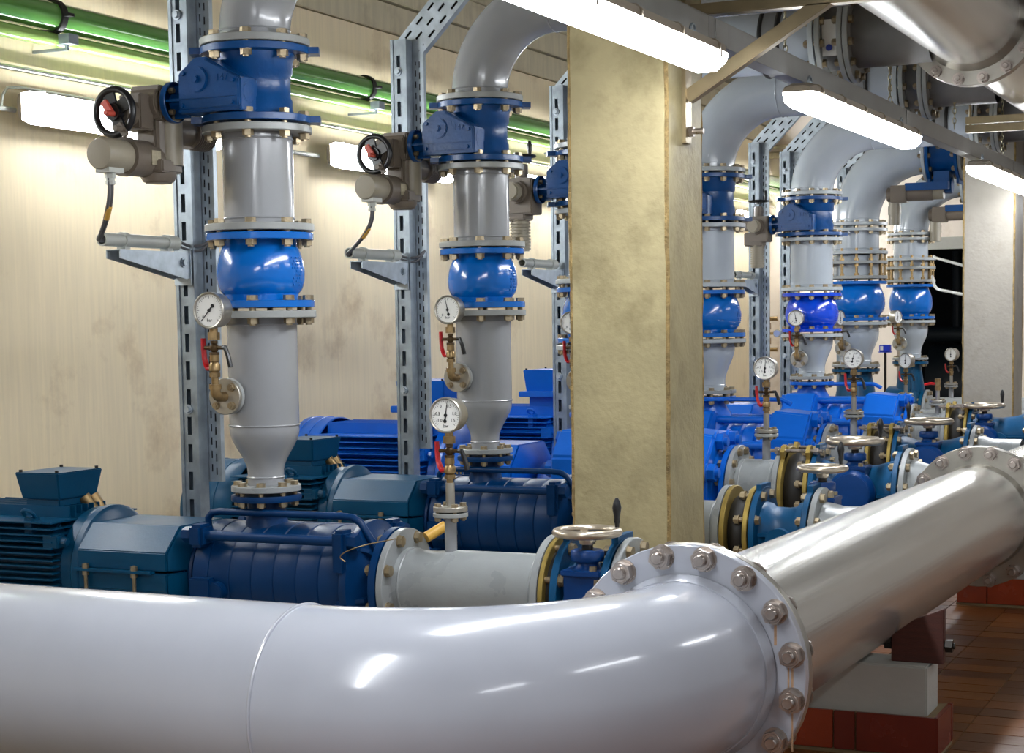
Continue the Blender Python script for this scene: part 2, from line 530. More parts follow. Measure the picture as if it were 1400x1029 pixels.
# ------------------------------------------------------------------ setting
WY, EX, H = 4.85, 16.4, 3.35
struct('wall_back', MB().box(-1.5, EX + .3, WY, WY + .3, 0, 2.90), WALLM)
t = struct('trim_1', MB().box(-1.5, EX + .3, WY + .015, WY + .3, 2.915, 3.075), BEAMM, .004)
t = struct('trim_2', MB().box(-1.5, EX + .3, WY - .005, WY + .3, 3.085, 3.25), BEAMM, .004)
struct('trim_3', MB().box(-1.5, EX + .3, WY + .012, WY + .3, 3.26, H), BEAMM, .004)
e = MB()
e.box(EX, EX + .3, -4, 2.70, 0, H)
e.box(EX, EX + .3, 3.62, WY + .3, 0, H)
e.box(EX, EX + .3, 2.70, 3.62, 1.90, H)
struct('wall_end', e, ENDM)
struct('trim_4', MB().box(EX - .012, EX + .05, 2.66, 3.66, 1.86, 1.97), PEDM, .004)
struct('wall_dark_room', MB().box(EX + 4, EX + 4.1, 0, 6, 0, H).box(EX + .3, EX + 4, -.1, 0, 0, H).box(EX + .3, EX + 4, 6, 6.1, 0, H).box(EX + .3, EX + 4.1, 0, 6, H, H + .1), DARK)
struct('ceiling', MB().box(-1.5, EX + .3, -4, WY + .3, H, H + .2), CEIL)
floor = struct('floor', MB().box(-3, EX + 4, -4, WY + .3, -.2, -.004), GROUT)
# quarry tiles: the ones in view are pieces of their own, the rest of the paving is one mesh
TX, TY = .115, .24
tm = {}
for v in range(4):
    b = MB().box(.0015, TX - .0015, .0015, TY - .0015, -.012, 0)
    tm[v] = b.mesh('floor_tile', mat('quarry tile %s' % ('light', 'warm', 'dull', 'dark')[v], ((124, 78, 38), (116, 70, 32), (108, 70, 38), (94, 58, 31))[v], .34, 0, .22, 5, .1, 40, spots=((92, 56, 36), 5, .5, .75, .7)), .0012)
nt_ = 0
rest = MB()
for ix in range(-10, 140):
    for iy in range(-14, 9):
        x, y = ix * TX, iy * TY
        vis = 4.8 < x < 9.0 and -.2 < y < 1.5 and y > 0.10 * x - .25 and y < .215 * x
        if vis and nt_ < 300:
            put('floor_tile', random.choice(tm), floor, T(x, y, random.uniform(-.0012, .0006)))
            nt_ += 1
        elif x < 14 and y < 2.2:
            rest.box(x + .002, x + TX - .002, y + .002, y + TY - .002, -.012, 0)
o = part('far_paving', rest, TILE, floor)
o['kind'] = 'stuff'
struct('trim_5', MB().box(3.6, 15.6, 2.15, 4.3, -.004, .12), SOLE, .01)

# pillars
for nm, x0, x1, y0, y1, m in (('big olive-beige square concrete pillar standing in the middle of the picture', 5.35, 5.70, 1.923, 2.272, PIL1), ('greyish square concrete pillar at the right edge of the picture', 11.75, 12.10, 1.825, 2.16, PIL2)):
    p = tag(part('concrete_pillar', MB().prism([(x0 + .012, y0), (x1 - .012, y0), (x1, y0 + .012), (x1, y1 - .012), (x1 - .012, y1), (x0 + .012, y1), (x0, y1 - .012), (x0, y0 + .012)], -.004, H), m, None), nm, 'pillar')
    bm_ = MB()
    for cx, cy, sx, sy in ((x0, y0, 1, 1), (x1, y0, -1, 1), (x0, y1, 1, -1)):
        pts = [(cx + sx * .006 + random.uniform(-.002, .002), cy + sy * .006 + random.uniform(-.002, .002), i * .06) for i in range(int(H / .06) + 1)]
        bm_.tube(pts, .0075, 6)
    part('rough_arris', bm_, ARRIS, p)

# ------------------------------------------------------------------ green pipes, conduit and lamps on the back wall
tag(part('green_pipe', MB().cyl(.060, -1.4, EX, 28, T(0, 4.74, 2.532) @ RY(90)), GREEN, None), 'thick dark green pipe running along the top of the back wall', 'pipe')
tag(part('green_pipe', MB().cyl(.029, -1.4, EX, 20, T(0, 4.73, 2.436) @ RY(90)), GREENL, None), 'thinner light green pipe just below the thick green one on the back wall', 'pipe')
tag(part('thin_pipe', MB().cyl(.012, -1.4, EX, 12, T(0, 4.80, 2.308) @ RY(90)), CHROME, None), 'slim shiny conduit along the back wall between green pipes and lamps', 'pipe')
for x, l in ((5.78, 'black pipe clamp on green pipe at the far left end'), (8.35, 'black pipe clamp on green pipe just right of the leftmost riser'), (11.0, 'black pipe clamp on green pipe behind the big pillar')):
    t = thing('pipe_clamp', l, 'clamp', T(x, 4.74, 2.532))
    part('clamp_band', lambda: MB().lathe([(.060, -.016), (.071, -.016), (.071, .016), (.060, .016)], 32, RY(90), True).box(-.016, .016, -.1, -.06, -.006, .006), RUBBER, t, key='cband')
    part('clamp_arm', lambda: MB().box(-.03, .03, -.105, -.05, -.118, -.078).box(-.006, .006, -.06, .105, -.142, -.130).box(-.006, .006, -.075, -.062, -.142, -.10), GALV, t, key='carm')


def batten(M, L, label, m, group=None, hang=False, name='fluorescent_lamp'):
    """weatherproof twin tube batten along local x, lit face local -z"""
    t = thing(name, label, 'lamp', M, group)
    h = L / 2

    def hullp(sgn):
        return [(-.066, .0), (-.058, -.030 if sgn < 0 else .026), (-.03, -.052 if sgn < 0 else .036), (.03, -.052 if sgn < 0 else .036), (.058, -.030 if sgn < 0 else .026), (.066, 0)]
    R_ = Matrix(((0, 0, 1, 0), (1, 0, 0, 0), (0, 1, 0, 0), (0, 0, 0, 1)))     # poly x->Y, y->Z, z->X

    def diff():
        b = MB()
        p, q = hullp(-1), [(x * .8, y * .55) for x, y in hullp(-1)]
        b.prism(p, -h + .05, h - .05, R_)
        b.prism(q, -h, -h + .05, R_, p)
        b.prism(p, h - .05, h, R_, q)
        return b

    def top():
        b = MB()
        p, q = hullp(1), [(x * .8, y * .6) for x, y in hullp(1)]
        b.prism([(x, y + .002) for x, y in p], -h + .05, h - .05, R_)
        b.prism([(x, y + .002) for x, y in q], -h, -h + .05, R_, [(x, y + .002) for x, y in p])
        b.prism([(x, y + .002) for x, y in p], h - .05, h, R_, [(x, y + .002) for x, y in q])
        return b
    part('diffuser', diff, m, t, key=('diff', L, m.name), sharp=50)
    part('housing', top, SHELL, t, key=('hous', L), sharp=50)
    n = 6 if L > 1.8 else 4
    for i in range(n):
        x = -h + .12 + (L - .24) * i / (n - 1)
        part('clip', lambda: MB().box(-.006, .006, -.071, -.062, -.02, .02).box(-.006, .006, .062, .071, -.02, .02).tube([(0, -.066, .02), (0, -.05, .034), (0, 0, .041), (0, .05, .034), (0, .066, .02)], .004, 6), SHELL, t, T(x, 0, 0), key='lclip')
    part('cable_gland', lambda: MB().hex(.014, 0, .02, RY(90)).cyl(.010, .018, .045, 12, RY(90)), PVC, t, T(h - .005, 0, .01), key='lgland')
    else_arm = not hang
    if else_arm:
        for x in (-h + .25, h - .25):
            part('stand_off', lambda: MB().box(-.012, .012, -.02, .02, .03, .135), GALV, t, T(x, 0, 0), key='lstand')
    if hang:
        for x in (-h + .18, h - .18):
            part('hanger', lambda: MB().torus(.02, .005, 16, 6, T(0, 0, .055) @ RX(90)).box(-.006, .006, -.02, .02, .03, .045), GALV, t, T(x, 0, 0), key='lhang')
    return t


WM = RX(-90)
for i, (x, l) in enumerate(((3.94, 'lit strip lamp on the back wall, leftmost, beyond the picture edge'), (6.25, 'lit strip lamp on the back wall behind the leftmost handwheel actuator'), (8.64, 'lit strip lamp on the back wall behind the second handwheel actuator'), (10.99, 'lit strip lamp on the back wall behind the big pillar'), (13.34, 'lit strip lamp on the back wall behind the right slotted posts'), (15.62, 'lit strip lamp on the back wall in the far corner'))):
    batten(T(x, 4.72, 2.145) @ WM, 1.40, l, LW)
tag(part('lamp_conduit', MB().cyl(.011, 4.64, 5.60, 12, T(0, 4.80, 2.14) @ RY(90)).tube([(5.52, 4.80, 2.14), (5.53, 4.80, 2.19), (5.56, 4.80, 2.225), (5.64, 4.8, 2.235), (6.1, 4.80, 2.235)], .006, 8), PVC, None), 'grey plastic conduit at left end of the leftmost wall lamp', 'conduit')
tag(part('lamp_conduit', MB().cyl(.011, 6.99, 7.95, 12, T(0, 4.80, 2.14) @ RY(90)), PVC, None), 'grey plastic conduit between the two visible wall lamps', 'conduit')

# ------------------------------------------------------------------ slotted posts with cable trays
def slot_strip(b, y0, y1, z0, z1, ys, ws, ls, pitch, x0, x1, off=0.0):
    """a plate in the yz plane from x0 to x1, with columns of slots at ys (width ws, length ls)"""
    ed = y0
    for k, yc in enumerate(ys):
        b.box(x0, x1, ed, yc - ws / 2, z0, z1)
        z = z0
        zz = z0 + pitch * .5 + (off if k % 2 else 0)
        while zz + ls < z1:
            b.box(x0, x1, yc - ws / 2, yc + ws / 2, z, zz)
            z = zz + ls
            zz += pitch
        b.box(x0, x1, yc - ws / 2, yc + ws / 2, z, z1)
        ed = yc + ws / 2
    b.box(x0, x1, ed, y1, z0, z1)


def post_mesh():
    b = MB()
    slot_strip(b, -.024, .024, 0, 2.43, [0], .017, .062, .094, 0, .003)
    b.box(-.004, .05, -.038, -.024, 0, 2.43)
    b.box(-.004, .05, .024, .036, 0, 2.43)
    b.box(.047, .05, -.024, .024, 0, 2.43)
    return b


def tray_mesh():
    b = MB()
    slot_strip(b, -.085, .036, .73, 2.43, [-.068, -.050], .006, .026, .046, .055, .058, .011)
    b.box(.055, .075, -.088, -.085, .73, 2.43)
    b.box(.055, .075, .036, .039, .73, 2.43)
    L = 1.25
    k = MB()
    slot_strip(k, -.085, .036, 0, L, [-.065, -.025, .015], .010, .04, .075, .055, .058, .03)
    k.box(.055, .09, -.088, -.085, 0, L)
    k.box(.055, .09, .036, .039, 0, L)
    Mx = T(0, .036, 2.43) @ RX(45) @ T(0, -.036, 0)
    b.add(k.v, k.f, Mx)
    b.prism([(.036, 2.43), (-.085, 2.43), (.036 - .121 * math.cos(PI / 4), 2.43 + .121 * -math.sin(PI / 4) + .001)], .0552, .0578, Matrix(((0, 0, 1, 0), (1, 0, 0, 0), (0, 1, 0, 0), (0, 0, 0, 1))))
    return b


POSTS = [(4.895, 3.49, 'left of the leftmost riser'), (6.435, 3.49, 'left of the second riser'), (8.08, 3.49, 'at the left edge of the big pillar'), (11.42, 3.49, 'first of two right of the big pillar'), (12.165, 3.49, 'second of two right of the big pillar'), (13.78, 3.49, 'behind the third riser right of the pillar')]
for x, y, l in POSTS:
    t = thing('slotted_post', 'galvanised slotted steel post, ' + l, 'post', T(x, y, 0))
    part('channel', post_mesh, GALV, t, key='post')
    for z in ((.45, .98, 2.02, 2.30)):
        part('bolt', lambda: MB().cyl(.011, -.014, 0, 14, RY(90)).cyl(.017, -.005, 0, 16, RY(90)).hex(.012, -.016, -.004, RY(90)), GALVL, t, T(0, .002, z), key='pbolt')
    t = thing('cable_tray', 'bent perforated cable tray on the post ' + l, 'tray', T(x, y, 0))
    part('tray_web', tray_mesh, GALVL, t, key='tray')
    part('tray_slot_shade', lambda: MB().box(.072, .075, -.085, .036, .735, 2.42).box(.084, .088, -.085, .036, .02, 1.24, T(0, .036, 2.43) @ RX(45) @ T(0, -.036, 0)), DARKST, t, key='trayb')  # added dark sheet, stands in for the shade seen through the slots


def arm_set(x, y, l, cab=True):
    t = thing('bracket_arm', 'tapered galvanised bracket arm on the slotted post ' + l, 'bracket', T(x, y, 1.51))

    def arm():
        b = MB()
        R_ = Matrix(((1, 0, 0, 0), (0, 0, 1, 0), (0, 1, 0, 0), (0, 0, 0, 1)))
        pl = [(-.385, 0), (-.01, 0), (-.01, -.085), (-.03, -.09), (-.385, -.028)]
        b.prism(pl, -.028, -.024, R_)
        b.prism(pl, .024, .028, R_)
        b.box(-.385, -.01, -.028, .028, -.003, 0)
        b.box(-.014, -.010, -.034, .034, -.11, .008)
        return b
    part('arm', arm, GALVL, t, key='arm')
    part('bolt', lambda: MB().hex(.012, .028, .04, RX(90)).cyl(.016, .026, .032, 14, RX(90)), GALV, t, T(-.05, 0, -.035), key='armbolt')
    t = thing('cable_conduit', 'grey plastic conduit tube on the bracket ' + l, 'conduit', T(x, y, 1.512))

    def tube():
        return MB().lathe([(.016, -.44), (.021, -.44), (.021, -.10), (.025, -.10), (.025, -.05), (.016, -.05)], 20, T(0, 0, .028) @ RY(90)).lathe([(.016, -.43), (.016, -.05)], 20, T(0, 0, .028) @ RY(90))
    part('tube', tube, PVC, t, key='ctube')
    for xx in (-.33, -.10):
        part('clip', lambda: MB().lathe([(.021, -.012), (.026, -.012), (.026, .012), (.021, .012)], 20, T(0, 0, .028) @ RY(90), True).box(-.014, .014, -.016, .016, 0.0, .010), PVC, t, T(xx, 0, 0), key='cclip')


for x, y, l in POSTS[:4]:
    arm_set(x, y, l)

# ------------------------------------------------------------------ risers
YU = 3.018
RN = {1: 'the leftmost riser', 2: 'the second riser from left', 3: 'the riser behind the big pillar', 4: 'the first riser right of the big pillar', 5: 'the second riser right of the big pillar', 6: 'the third riser right of the big pillar', 7: 'the rightmost riser'}


def short(k):
    return RN[k]


def elbow(k, X, dn, z0, zc, yend, yf=None, low=None):
    """riser elbow turning toward -Y; z0 underside of its flange, zc axis height of the level run"""
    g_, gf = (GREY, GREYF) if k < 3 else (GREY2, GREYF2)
    r, R, Rb, n, d = DN[dn]
    re = 1.5 * 2 * r
    t = thing('elbow_pipe', 'grey painted pipe elbow on top of ' + short(k), 'pipe', T(X, YU, z0))
    flange(t, 0, FT, R, r - .003, gf, (n, Rb, d, low - z0 if low else -.03, FT))
    h = zc - z0
    pts = [(0, 0, 0), (0, 0, max(.001, h - re))] + arc((0, -re, h - re), re, 0, 90, (0, 1, 0), (0, 0, 1), 20)[1:] + [(0, yend - YU, h)]
    part('pipe_bend', MB().tube(pts, r, 40), g_, t, sharp=60)
    seams(t, r, g_, T(0, 0, FT + .025), T(0, -re, h) @ RX(90))
    if yf:
        flange(t, 0, FT, R, r - .003, gf, None, T(0, yf - YU, h) @ RX(90))
    return t


def spool(k, X, dn, z0, z1, low, high, what='grey flanged pipe spool between both valves of ', nb=True):
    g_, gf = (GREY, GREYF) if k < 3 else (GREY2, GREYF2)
    r, R, Rb, n, d = DN[dn]
    t = thing('pipe_spool', what + short(k), 'pipe', T(X, YU, z0))
    h = z1 - z0
    flange(t, h - FT, h, R, r - .003, gf)
    flange(t, 0, FT, R, r - .003, gf, (n, Rb, d, low - z0, FT) if nb else None)
    part('pipe_body', lambda: MB().lathe([(r, .002), (r, h - .002)], 48), g_, t, key=('spool', r, h, k < 3))
    seams(t, r, g_, T(0, 0, FT + .018), T(0, 0, h - FT - .018))
    return t


def check_valve(k, X, dn, z0, z1, low, m):
    r, R, Rb, n, d = DN[dn]
    t = thing('check_valve', {1: 'bright blue', 2: 'bright blue', 3: 'bright blue', 4: 'bright blue', 5: 'ultramarine', 6: 'bright blue', 7: 'bright blue'}[k] + ' barrel-shaped check valve on ' + short(k), 'valve', T(X, YU, z0))
    h = z1 - z0
    flange(t, h - FT, h, R * .985, r - .003, m)
    flange(t, 0, FT, R * .985, r - .003, m, (n, Rb, d, low - z0, FT))

    def body():
        pr = [(r * 1.04, .01), (r * 1.05, FT + .01), (r * 1.07, FT + .02)]
        for i in range(13):
            a = i / 12
            pr.append((r * (1.07 + .19 * math.sin(PI * (a ** .8)) ** .8), FT + .02 + a * (h - 2 * FT - .04)))
        pr += [(r * 1.05, h - FT - .01), (r * 1.04, h - .01)]
        return MB().lathe(pr, 56)
    part('body', body, m, t, key=('cv', r, h, m.name), sharp=50)
    lm = MB()
    rb = r * 1.262
    for i in range(7):
        for j in range(9):
            if random.random() < .72:
                a = -100 + i * 3.2 + random.uniform(-1, 1)
                zz = h * .30 + j * h * .045
                q = r * (1.07 + .19 * math.sin(PI * (((zz - FT - .02) / (h - 2 * FT - .04)) ** .8)) ** .8)
                lm.box(q - .003, q + .0022, -.003, .003, zz - .003, zz + .003, RZ(a))
    part('cast_marking', lm, m, t)
    return t


def gate(k, X, dn, z0, z1, low, gearbox=True, act=1):
    """double flanged blue isolating valve with worm gearbox on the -X side and electric actuator at +Y"""
    r, R, Rb, n, d = DN[dn]
    t = thing('motorised_valve', 'deep blue motorised valve with taupe actuator on ' + short(k), 'valve', T(X, YU, z0))
    h = z1 - z0
    flange(t, h - FT, h, R, r - .003, BLUEV, None, None, 'flange', True)
    flange(t, 0, FT, R, r - .003, BLUEV, (n, Rb, d, low - z0, FT), None, 'flange', True)

    def body():
        return MB().lathe([(r * 1.12, .01), (r * 1.12, FT), (r * 1.03, FT + .02), (r * 1.03, h * .30), (r * .98, h * .34), (r * .98, h * .62), (r * 1.04, h * .66), (r * 1.06, h - FT - .02), (r * 1.14, h - FT), (r * 1.14, h - .01)], 48)
    part('body', body, BLUEV, t, key=('gv', r, h))
    if gearbox:
        zc = h * .47 - .016
        gear(t, -r * 1.02, zc, act)
    return t


def gear(t, x0, zc, act):
    """gearbox block in front (-X) of a valve body; local origin riser axis"""
    R_ = Matrix(((0, 0, -1, x0 + .03), (-1, 0, 0, .055), (0, 1, 0, zc), (0, 0, 0, 1)))     # poly x -> -Y, y -> Z, depth -> -X

    def box():
        b = MB()
        pl = [(-.110, -.062), (.116, -.062), (.116, .030), (-.010, .098), (-.050, .098), (-.110, .052)]
        b.prism(pl, 0, .095)
        b.prism([(x * .96 + .002, y * .93) for x, y in pl], .095, .104)
        b.cyl(.040, .10, .110, 28, T(-.036, .030, 0))
        b.cyl(.013, .11, .118, 12, T(-.036, .030, 0))
        b.box(-.100, .106, -.030, -.024, .10, .108)
        b.box(-.110, .118, -.068, -.052, .01, .098)
        b.prism([(-.12, -.03), (-.105, -.04), (-.105, .04), (-.12, .03)], .02, .08)
        return b
    g = part('gearbox', box, BLUEV, t, R_, .004, key='gearbox')
    part('end_cap', lambda: MB().cyl(.030, .112, .117, 24, T(0, -.012, .05) @ RY(90)).torus(.033, .004, 24, 6, T(.113, -.012, .05) @ RY(90)), BLUEV, g, key='gearcap')
    put('cast_number', text_mesh('147', .03, BLUEV, None, .0015), g, T(.055, .030, .1045))
    for px, py in ((-.09, -.045), (.09, -.045), (-.085, .05), (.095, .02)):
        part('bolt', lambda: MB().hex(.007, .103, .111), BLUEV, g, T(px, py, 0), key='gbolt')
    xs = x0 + .03 - .05
    neck = MB().cyl(.026, 0, .06, 20).lathe([(.060, .05), (.063, .053), (.063, .068), (0, .068)], 36).box(-.004, .004, -.05, .05, 0, .055).box(-.05, .05, -.004, .004, 0, .055)
    nk = part('mounting_flange', neck, BLUEV, t, T(xs, .155, zc - .026) @ RX(-90))
    for i in range(4):
        part('bolt', lambda: MB().hex(.009, .036, .052), BOLT, nk, RZ(45 + 90 * i) @ T(.046, 0, 0), key='nkb')
    (actuator if act == 1 else actuator2)(t, T(xs, .223, zc - .026))


def actuator(t, M):
    """horizontal actuator: spur at +X, terminal cover at -X, handwheel facing -X; local y outward"""
    def main():
        b = MB()
        b.cyl(.058, .0, .012, 28, RX(-90))
        b.box(-.05, .045, .010, .12, -.055, .052)
        b.cyl(.05, -.05, .05, 24, T(0, .065, 0) @ T(-.02, 0, 0) @ RX(-90))
        b.cyl(.044, -.195, .02, 26, T(.005, .060, 0))
        b.box(-.05, .03, .03, .10, -.18, 0)
        b.prism([(-.055, .0), (.05, .0), (.058, .03), (.05, .11), (-.05, .11), (-.06, .03)], -.215, -.175, T(-.002, .0, 0))
        b.lathe([(0, -.245), (.045, -.245), (.056, -.225), (.056, -.20)], 24, T(0, .058, 0))
        b.box(-.115, -.04, .035, .115, -.088, .022)
        b.cyl(.038, -.165, -.06, 22, T(0, .075, -.042) @ RY(90))
        return b
    a = part('actuator', main, ACT, t, M, .005, key='act1')
    part('column_cover', lambda: MB().cyl(.040, -.19, -.035, 26, T(.026, .030, 0)), ACTL, a, key='act1c', label='light taupe column')

    def motor():
        b = MB().cyl(.040, .03, .14, 24, T(0, .05, -.078) @ RY(90)).cyl(.040, .14, .25, 24, T(0, .05, -.078) @ RY(90)).lathe([(.04, .25), (.03, .265), (0, .268)], 24, T(0, .05, -.078) @ RY(90))
        for i in range(9):
            b.cyl(.051, .15 + i * .011, .154 + i * .011, 24, T(0, .05, -.078) @ RY(90))
        return b
    part('motor', motor, ACT, a, key='act1m')

    def barrel():
        return MB().lathe([(0, 0), (.052, 0), (.056, -.01), (.056, -.135), (.060, -.137), (.060, -.155), (0, -.155)], 30, T(0, .075, -.172) @ RY(90))
    bl = part('control_barrel', barrel, ACT, a, key='act1b')
    part('nameplate', lambda: MB().box(-.085, -.04, .0, .0015, -.022, .022, T(0, .0178, -.172)), PLATE, a, key='act1p', label='small metal nameplate')
    part('terminal_cover', lambda: MB().lathe([(.048, -.155), (.050, -.165), (.050, -.255), (.044, -.270), (0, -.272)], 30, T(0, .075, -.172) @ RY(90)), ACTL, a, key='act1t')
    part('cable_gland', lambda: MB().hex(.017, -.242, -.224, T(-.225, .07, 0)).cyl(.013, -.262, -.238, 14, T(-.225, .07, 0)).hex(.015, -.261, -.250, T(-.225, .07, 0)).box(-.262, -.19, .045, .095, -.227, -.212), PVC, a, key='act1g')

    def wheel():
        b = MB().torus(.068, .0105, 40, 10)
        for q in (20, 200, 300):
            b.prism([(.0, -.016), (.064, -.022), (.064, .022), (0, .016)], -.005, .004, RZ(q))
        b.cyl(.026, -.015, .012, 22)
        return b
    Wm = T(-.185, .078, -.042) @ RY(-90)
    part('handwheel', wheel, BLACK, a, Wm, label='black handwheel', key='act1w')
    part('grip', lambda: MB().cyl(.009, .005, .05, 12).box(-.02, .025, -.009, .009, .008, .020), ACT, a, Wm @ RZ(215) @ T(.066, 0, 0), key='act1gr')
    part('red_lever', lambda: MB().box(-.010, .034, -.012, .012, .010, .022).cyl(.009, -.012, .03, 12, T(-.012, 0, .015) @ RY(0)), REDP, a, Wm @ RZ(35) @ T(.004, 0, .006), .002, key='act1r', label='faded red change-over lever')


def actuator2(t, M):
    """upright actuator: finned motor hanging down, handwheel on top"""
    a = part('actuator', lambda: MB().cyl(.058, 0, .012, 28, RX(-90)).box(-.06, .06, .01, .13, -.11, .055).cyl(.052, -.09, .09, 26, T(0, .085, -.01) @ RY(90)).box(-.052, .052, .05, .17, -.135, -.05).cyl(.030, .04, .12, 20, T(0, .085, 0)).box(-.05, .05, .11, .19, -.03, .04), ACT, t, M, .006, key='act2')
    part('terminal_cover', lambda: MB().cyl(.042, -.13, -.085, 26, T(0, .085, -.01) @ RY(90)).cyl(.036, -.14, -.12, 26, T(0, .085, -.01) @ RY(90)), ACTL, a, key='act2t')

    def motor():
        b = MB().cyl(.040, -.275, -.12, 26, T(0, .095, 0))
        for i in range(10):
            b.cyl(.047, -.268 + i * .0145, -.260 + i * .0145, 26, T(0, .095, 0))
        return b
    part('motor', motor, ACTL, a, key='act2m')

    def wheel():
        b = MB().torus(.062, .006, 32, 8)
        for q in (0, 120, 240):
            b.box(0, .06, -.008, .008, -.004, .004, RZ(q))
        return b.cyl(.02, -.02, .01, 16)
    part('handwheel', wheel, BLACK, a, T(0, .085, .155), label='black handwheel', key='act2w')
    part('grip', lambda: MB().lathe([(.006, 0), (.010, .02), (.011, .05), (.006, .065), (0, .066)], 12), BLACK, a, T(-.03, .03, .155), key='act2g')


def reducer(k, X, dn, dn2, z0, z1, zc0, zc1, low, straight):
    """long tapering pipe from the check valve down to the pump; z0 bottom, z1 top, cone between zc1 (wide) and zc0 (narrow)"""
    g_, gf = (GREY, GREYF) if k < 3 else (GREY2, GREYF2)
    r, R, Rb, n, d = DN[dn]
    r2, R2, Rb2, n2, d2 = DN[dn2]
    t = thing('reducer_pipe', 'grey ' + ('long reducer pipe' if straight else 'funnel-shaped reducer') + ' at the bottom of ' + short(k), 'pipe', T(X, YU, z0))
    flange(t, z1 - z0 - FT, z1 - z0, R, r - .003, gf)
    flange(t, 0, .019, R2, r2 - .003, WHITEG, (n2, Rb2, d2, low - z0, .019))

    def body():
        pr = [(r2, .002), (r2, zc0 - z0 - .01)]
        for i in range(1, 17):
            a = i / 16
            q = a * a * (3 - 2 * a)
            pr.append((r2 + (r - r2) * q, zc0 - z0 + (zc1 - zc0) * a))
        pr.append((r, z1 - z0 - .002))
        return MB().lathe(pr, 48)
    part('pipe_body', body, g_, t, sharp=60, key=('red', r, r2, z0, z1, zc0, zc1, k < 3))
    seams(t, r2, g_, T(0, 0, .045))
    seams(t, r, g_, T(0, 0, zc1 - z0 + .015), T(0, 0, z1 - z0 - FT - .02))
    return t


RISER = {1: 4.634, 2: 6.228, 3: 7.45, 4: 9.05, 5: 11.15, 6: 12.34, 7: 14.17}
# levels: centre heights of flanges, from the top down
LA = dict(ef=2.133, vt=2.107, vb=1.896, sf=1.866, sb=1.565, ct=1.537, cb=1.328, rf=1.296, rb=.750, pf=.720)
LB = dict(ef=2.051, vt=2.018, vb=1.790, sf=1.756, sb=1.438, ct=1.400, cb=1.170, rf=1.137, rb=.862, pf=.826)
for k in (1, 2, 3, 4, 5):
    X = RISER[k]
    A = k < 3
    L_ = LA if A else LB
    dn = 200 if A else 250
    h = FT / 2
    zc = 2.477 if A else 2.452
    elbow(k, X, dn, L_['ef'] - h, zc, 1.55 if A else 1.985, None if A else 1.985, L_['vt'] - h)
    gate(k, X, dn, L_['vb'] - h, L_['vt'] + h, L_['sf'] - h, True, 1 if A else 2)
    spool(k, X, dn, L_['sb'] - h, L_['sf'] + h, L_['ct'] - h, 0)
    check_valve(k, X, dn, L_['cb'] - h, L_['ct'] + h, L_['rf'] - h, BLUEU if k == 5 else BLUEC)
    if A:
        reducer(k, X, 200, 100, L_['rb'] - .0095, L_['rf'] + h, .80, .935, L_['pf'] - .0095, True)
        discharge_gauge(T(X - .148, YU + .048, 1.045), 'round pressure gauge with red and black levers on side of ' + short(k), .054, 222 if k == 1 else -12)
    else:
        reducer(k, X, 250, 150, L_['rb'] - .0095, L_['rf'] + h, .915, 1.10, L_['pf'] - .0095, False)
        discharge_gauge(T(X - .155, YU + .045, .985), 'small pressure gauge at the funnel of ' + short(k), .050, -10)

